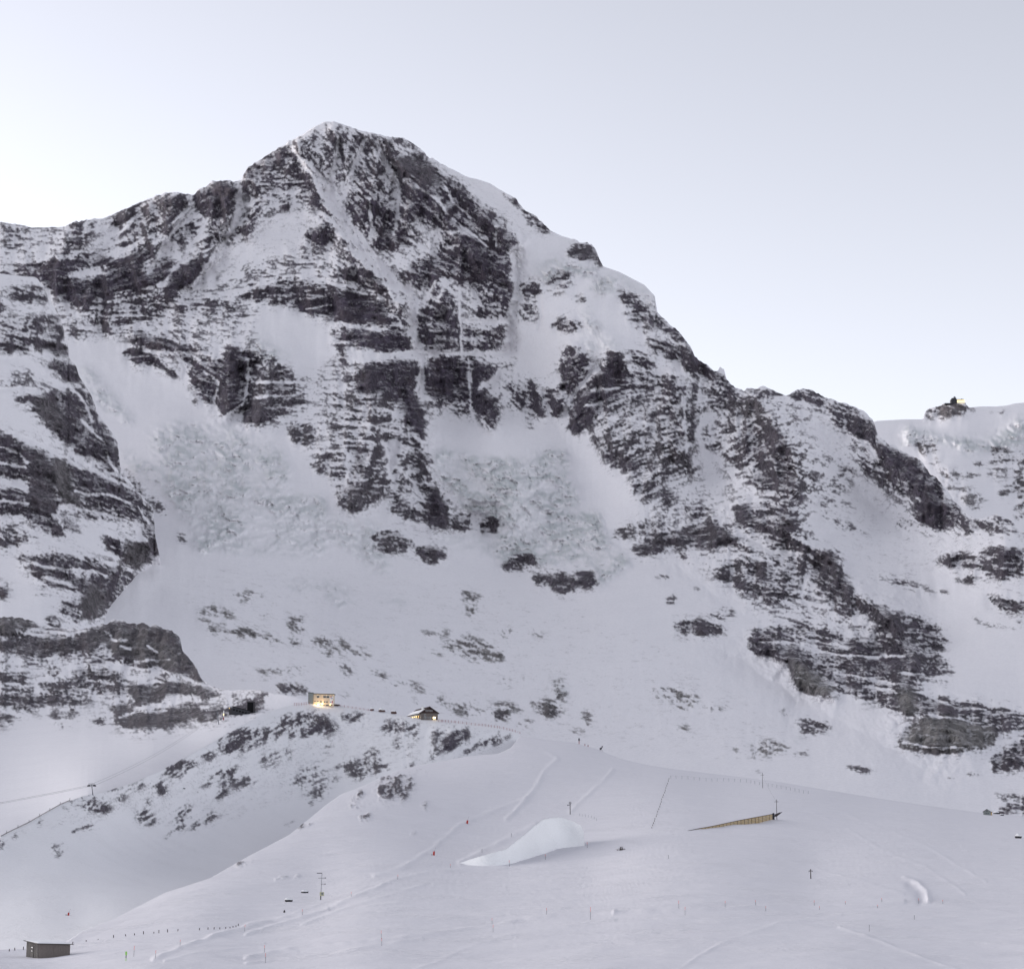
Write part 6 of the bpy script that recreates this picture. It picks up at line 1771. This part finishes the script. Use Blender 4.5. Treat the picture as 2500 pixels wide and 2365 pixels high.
# ----------------------------------------------------------------------------- snow lances and guns
for x, y, hpx, key, lab in ((1140.5, 2010.5, 8, 'F', 'upper red padded snow lance beside the groomed run'), (1059, 2087.5, 9.5, 'F', 'lower red padded snow lance beside the groomed run'), (166.8, 2233.5, 6.5, 'H', 'small red padded snow lance in the shaded hollow above the board hut')):
    g = ground(key, x, y)
    k = mpp(g)
    t = thing('snow_lance', lab, 'snow lance', g, R(10), 'red padded snow lances')
    part('pad', MB().hexa([(-2.6 * k, -.5, -.3), (1.9 * k, -.5, -.3), (1.9 * k, .5, -.3), (-2.6 * k, .5, -.3), (-1.2 * k, -.4, hpx * k), (2.6 * k, -.4, hpx * k), (2.6 * k, .4, hpx * k), (-1.2 * k, .4, hpx * k)]), RED, t, .06)
    part('lance', MB().tube([(1.2 * k, 0, hpx * k), (4.5 * k, 0, hpx * k + 9 * k)], .05, 5), STEEL, t)
    part('hydrant', MB().box(-6.5 * k, -3.6 * k, -.3, .3, -.1, 2.0 * k), STEEL, t)
g = ground('F', 1467, 1829)
k = mpp(g)
t = thing('snow_gun', 'small dark fan snow gun on its stand on the snow crest', 'snow gun', g, R(-35))
part('drum', MB().tube([(-.7, 0, 1.6), (.9, 0, 2.5)], .8, 12, .6), DARKSTEEL, t)
part('head', MB().tube([(1.1, .3, 3.0), (1.3, .3, 3.9)], .55, 8), DARKSTEEL, t)
part('mouth', MB().tube([(-.86, 0, 1.5), (-.72, 0, 1.58)], .62, 12), WHITE, t)
for a_ in (0, 2.1, 4.2):
    part('leg', MB().tube([(0, 0, 1.9), (math.cos(a_) * 1.7, math.sin(a_) * 1.7, -.2)], .10, 6), DARKSTEEL, t)
g = ground('F', 1413.8, 1815.5)
k = mpp(g)
t = thing('trail_sign', 'red trail sign post with dark board on the snow crest', 'sign', g)
part('post', MB().box(-.9 * k, .9 * k, -.25, .25, -.3, 8 * k), REDNET, t)
part('board', MB().box(-1.7 * k, 1.7 * k, -.35, .3, 8 * k, 14 * k), DARKSTEEL, t)
for x, y, lab in ((1428, 1816.5, 'left small dark red bollard on the snow crest'), (1435.7, 1822, 'right squat dark red bollard on the snow crest')):
    g = ground('F', x, y)
    k = mpp(g)
    t = thing('bollard', lab, 'bollard', g, 0, 'small red bollards on the crest')
    part('body', MB().tube([(0, 0, -.2), (0, 0, 3.4 * k)], 1.1 * k, 8, .8 * k), REDNET, t)
    part('cap', MB().tube([(0, 0, 3.4 * k), (0, 0, 4.0 * k)], 1.2 * k, 8), DARKSTEEL, t)


# ----------------------------------------------------------------------------- boulders, bush
def boulder(key, x, y, wpx, hpx, label, seed, snow=True, mat=None):
    g = ground(key, x, y)
    k = mpp(g)
    t = thing('boulder', label, 'boulder', g, R(seed * 40), 'dark boulders in the snow')
    import bmesh
    for nm, mt in (('rock', mat or BOULDER),) + ((('snow_cap', SNOWCAP),) if snow else ()):
        bm = bmesh.new()
        bmesh.ops.create_icosphere(bm, subdivisions=3, radius=1.0)
        for v in bm.verts:
            c = v.co.copy()
            n_ = float(vnoise(np.array(c.x * 1.3 + seed), np.array(c.y * 1.3 + c.z * 1.7), seed)) * .6 + float(vnoise(np.array(c.x * 3 + seed), np.array(c.y * 3 - c.z * 3), seed + 2)) * .16
            r_ = 1 + n_
            if nm == 'snow_cap':
                r_ += .03 + .22 * max(c.z - .25, 0)
                if c.z < .35:
                    r_ *= .86
            v.co = Vector((c.x * r_ * wpx * k * .5, c.y * r_ * wpx * k * .5, max(c.z * r_, -.5) * hpx * k * .62 + hpx * k * .25))
        me = bpy.data.meshes.new(nm)
        bm.to_mesh(me)
        bm.free()
        me.polygons.foreach_set('use_smooth', np.full(len(me.polygons), nm == 'snow_cap'))
        part(nm, me, mt, t)


boulder('F', 705, 2202, 17, 9, 'black snow-capped boulder left of the weather mast', 1.0)
boulder('F', 744, 2181, 16, 7, 'low black boulder just up the slope from the weather mast', 2.0)
boulder('F', 2486, 2045, 15, 10, 'dark snow-capped boulder at the right edge below the tiny hut', 3.0)
boulder('F', 694, 2226, 4, 7, 'small upright dark stone below the snow-capped boulder', 4.0, False)
boulder('H', 449, 1925, 6, 4, 'single small dark boulder in the white gully of the rocky hill', 5.0)
boulder('F', 2432, 1986, 12, 6, 'dark rock close right of the tiny gabled hut', 6.0)
boulder('F', 2446, 1990, 8, 4, 'smaller dark rock second to the right of the tiny hut', 7.0)
boulder('H', 822, 1719, 16, 5, 'low dark reddish rock pile at the right foot of the station house', 8.0, True, BROWNROCK)
boulder('H', 908, 1729, 10, 6, 'brown boulder among the ridge fences, left one', 9.0, True, BROWNROCK)
boulder('H', 932, 1732, 14, 8, 'brown boulder among the ridge fences, middle one', 10.0, True, BROWNROCK)
boulder('H', 961, 1738, 12, 9, 'brown boulder among the ridge fences, nearest the timber house', 11.0, True, BROWNROCK)
g = ground('F', 1518, 2073)
k = mpp(g)
t = thing('dry_bush', 'low dark leafless bush in the middle of the right snow field', 'bush', g)
for q in range(34):
    a_ = random.uniform(0, 6.28)
    x = random.gauss(-2, 4.2) * k
    hh_ = random.uniform(3, 11) * k * max(.3, 1 - abs(x) / (14 * k))
    part('twig', MB().tube([(x, random.uniform(-.8, .8), -.2), (x + random.uniform(-3, 3) * k * .5, random.uniform(-.8, .8), hh_ * .6), (x + random.uniform(-4, 4) * k, random.uniform(-.8, .8), hh_)], .16 * k * 2, 4, .05), TWIG, t)
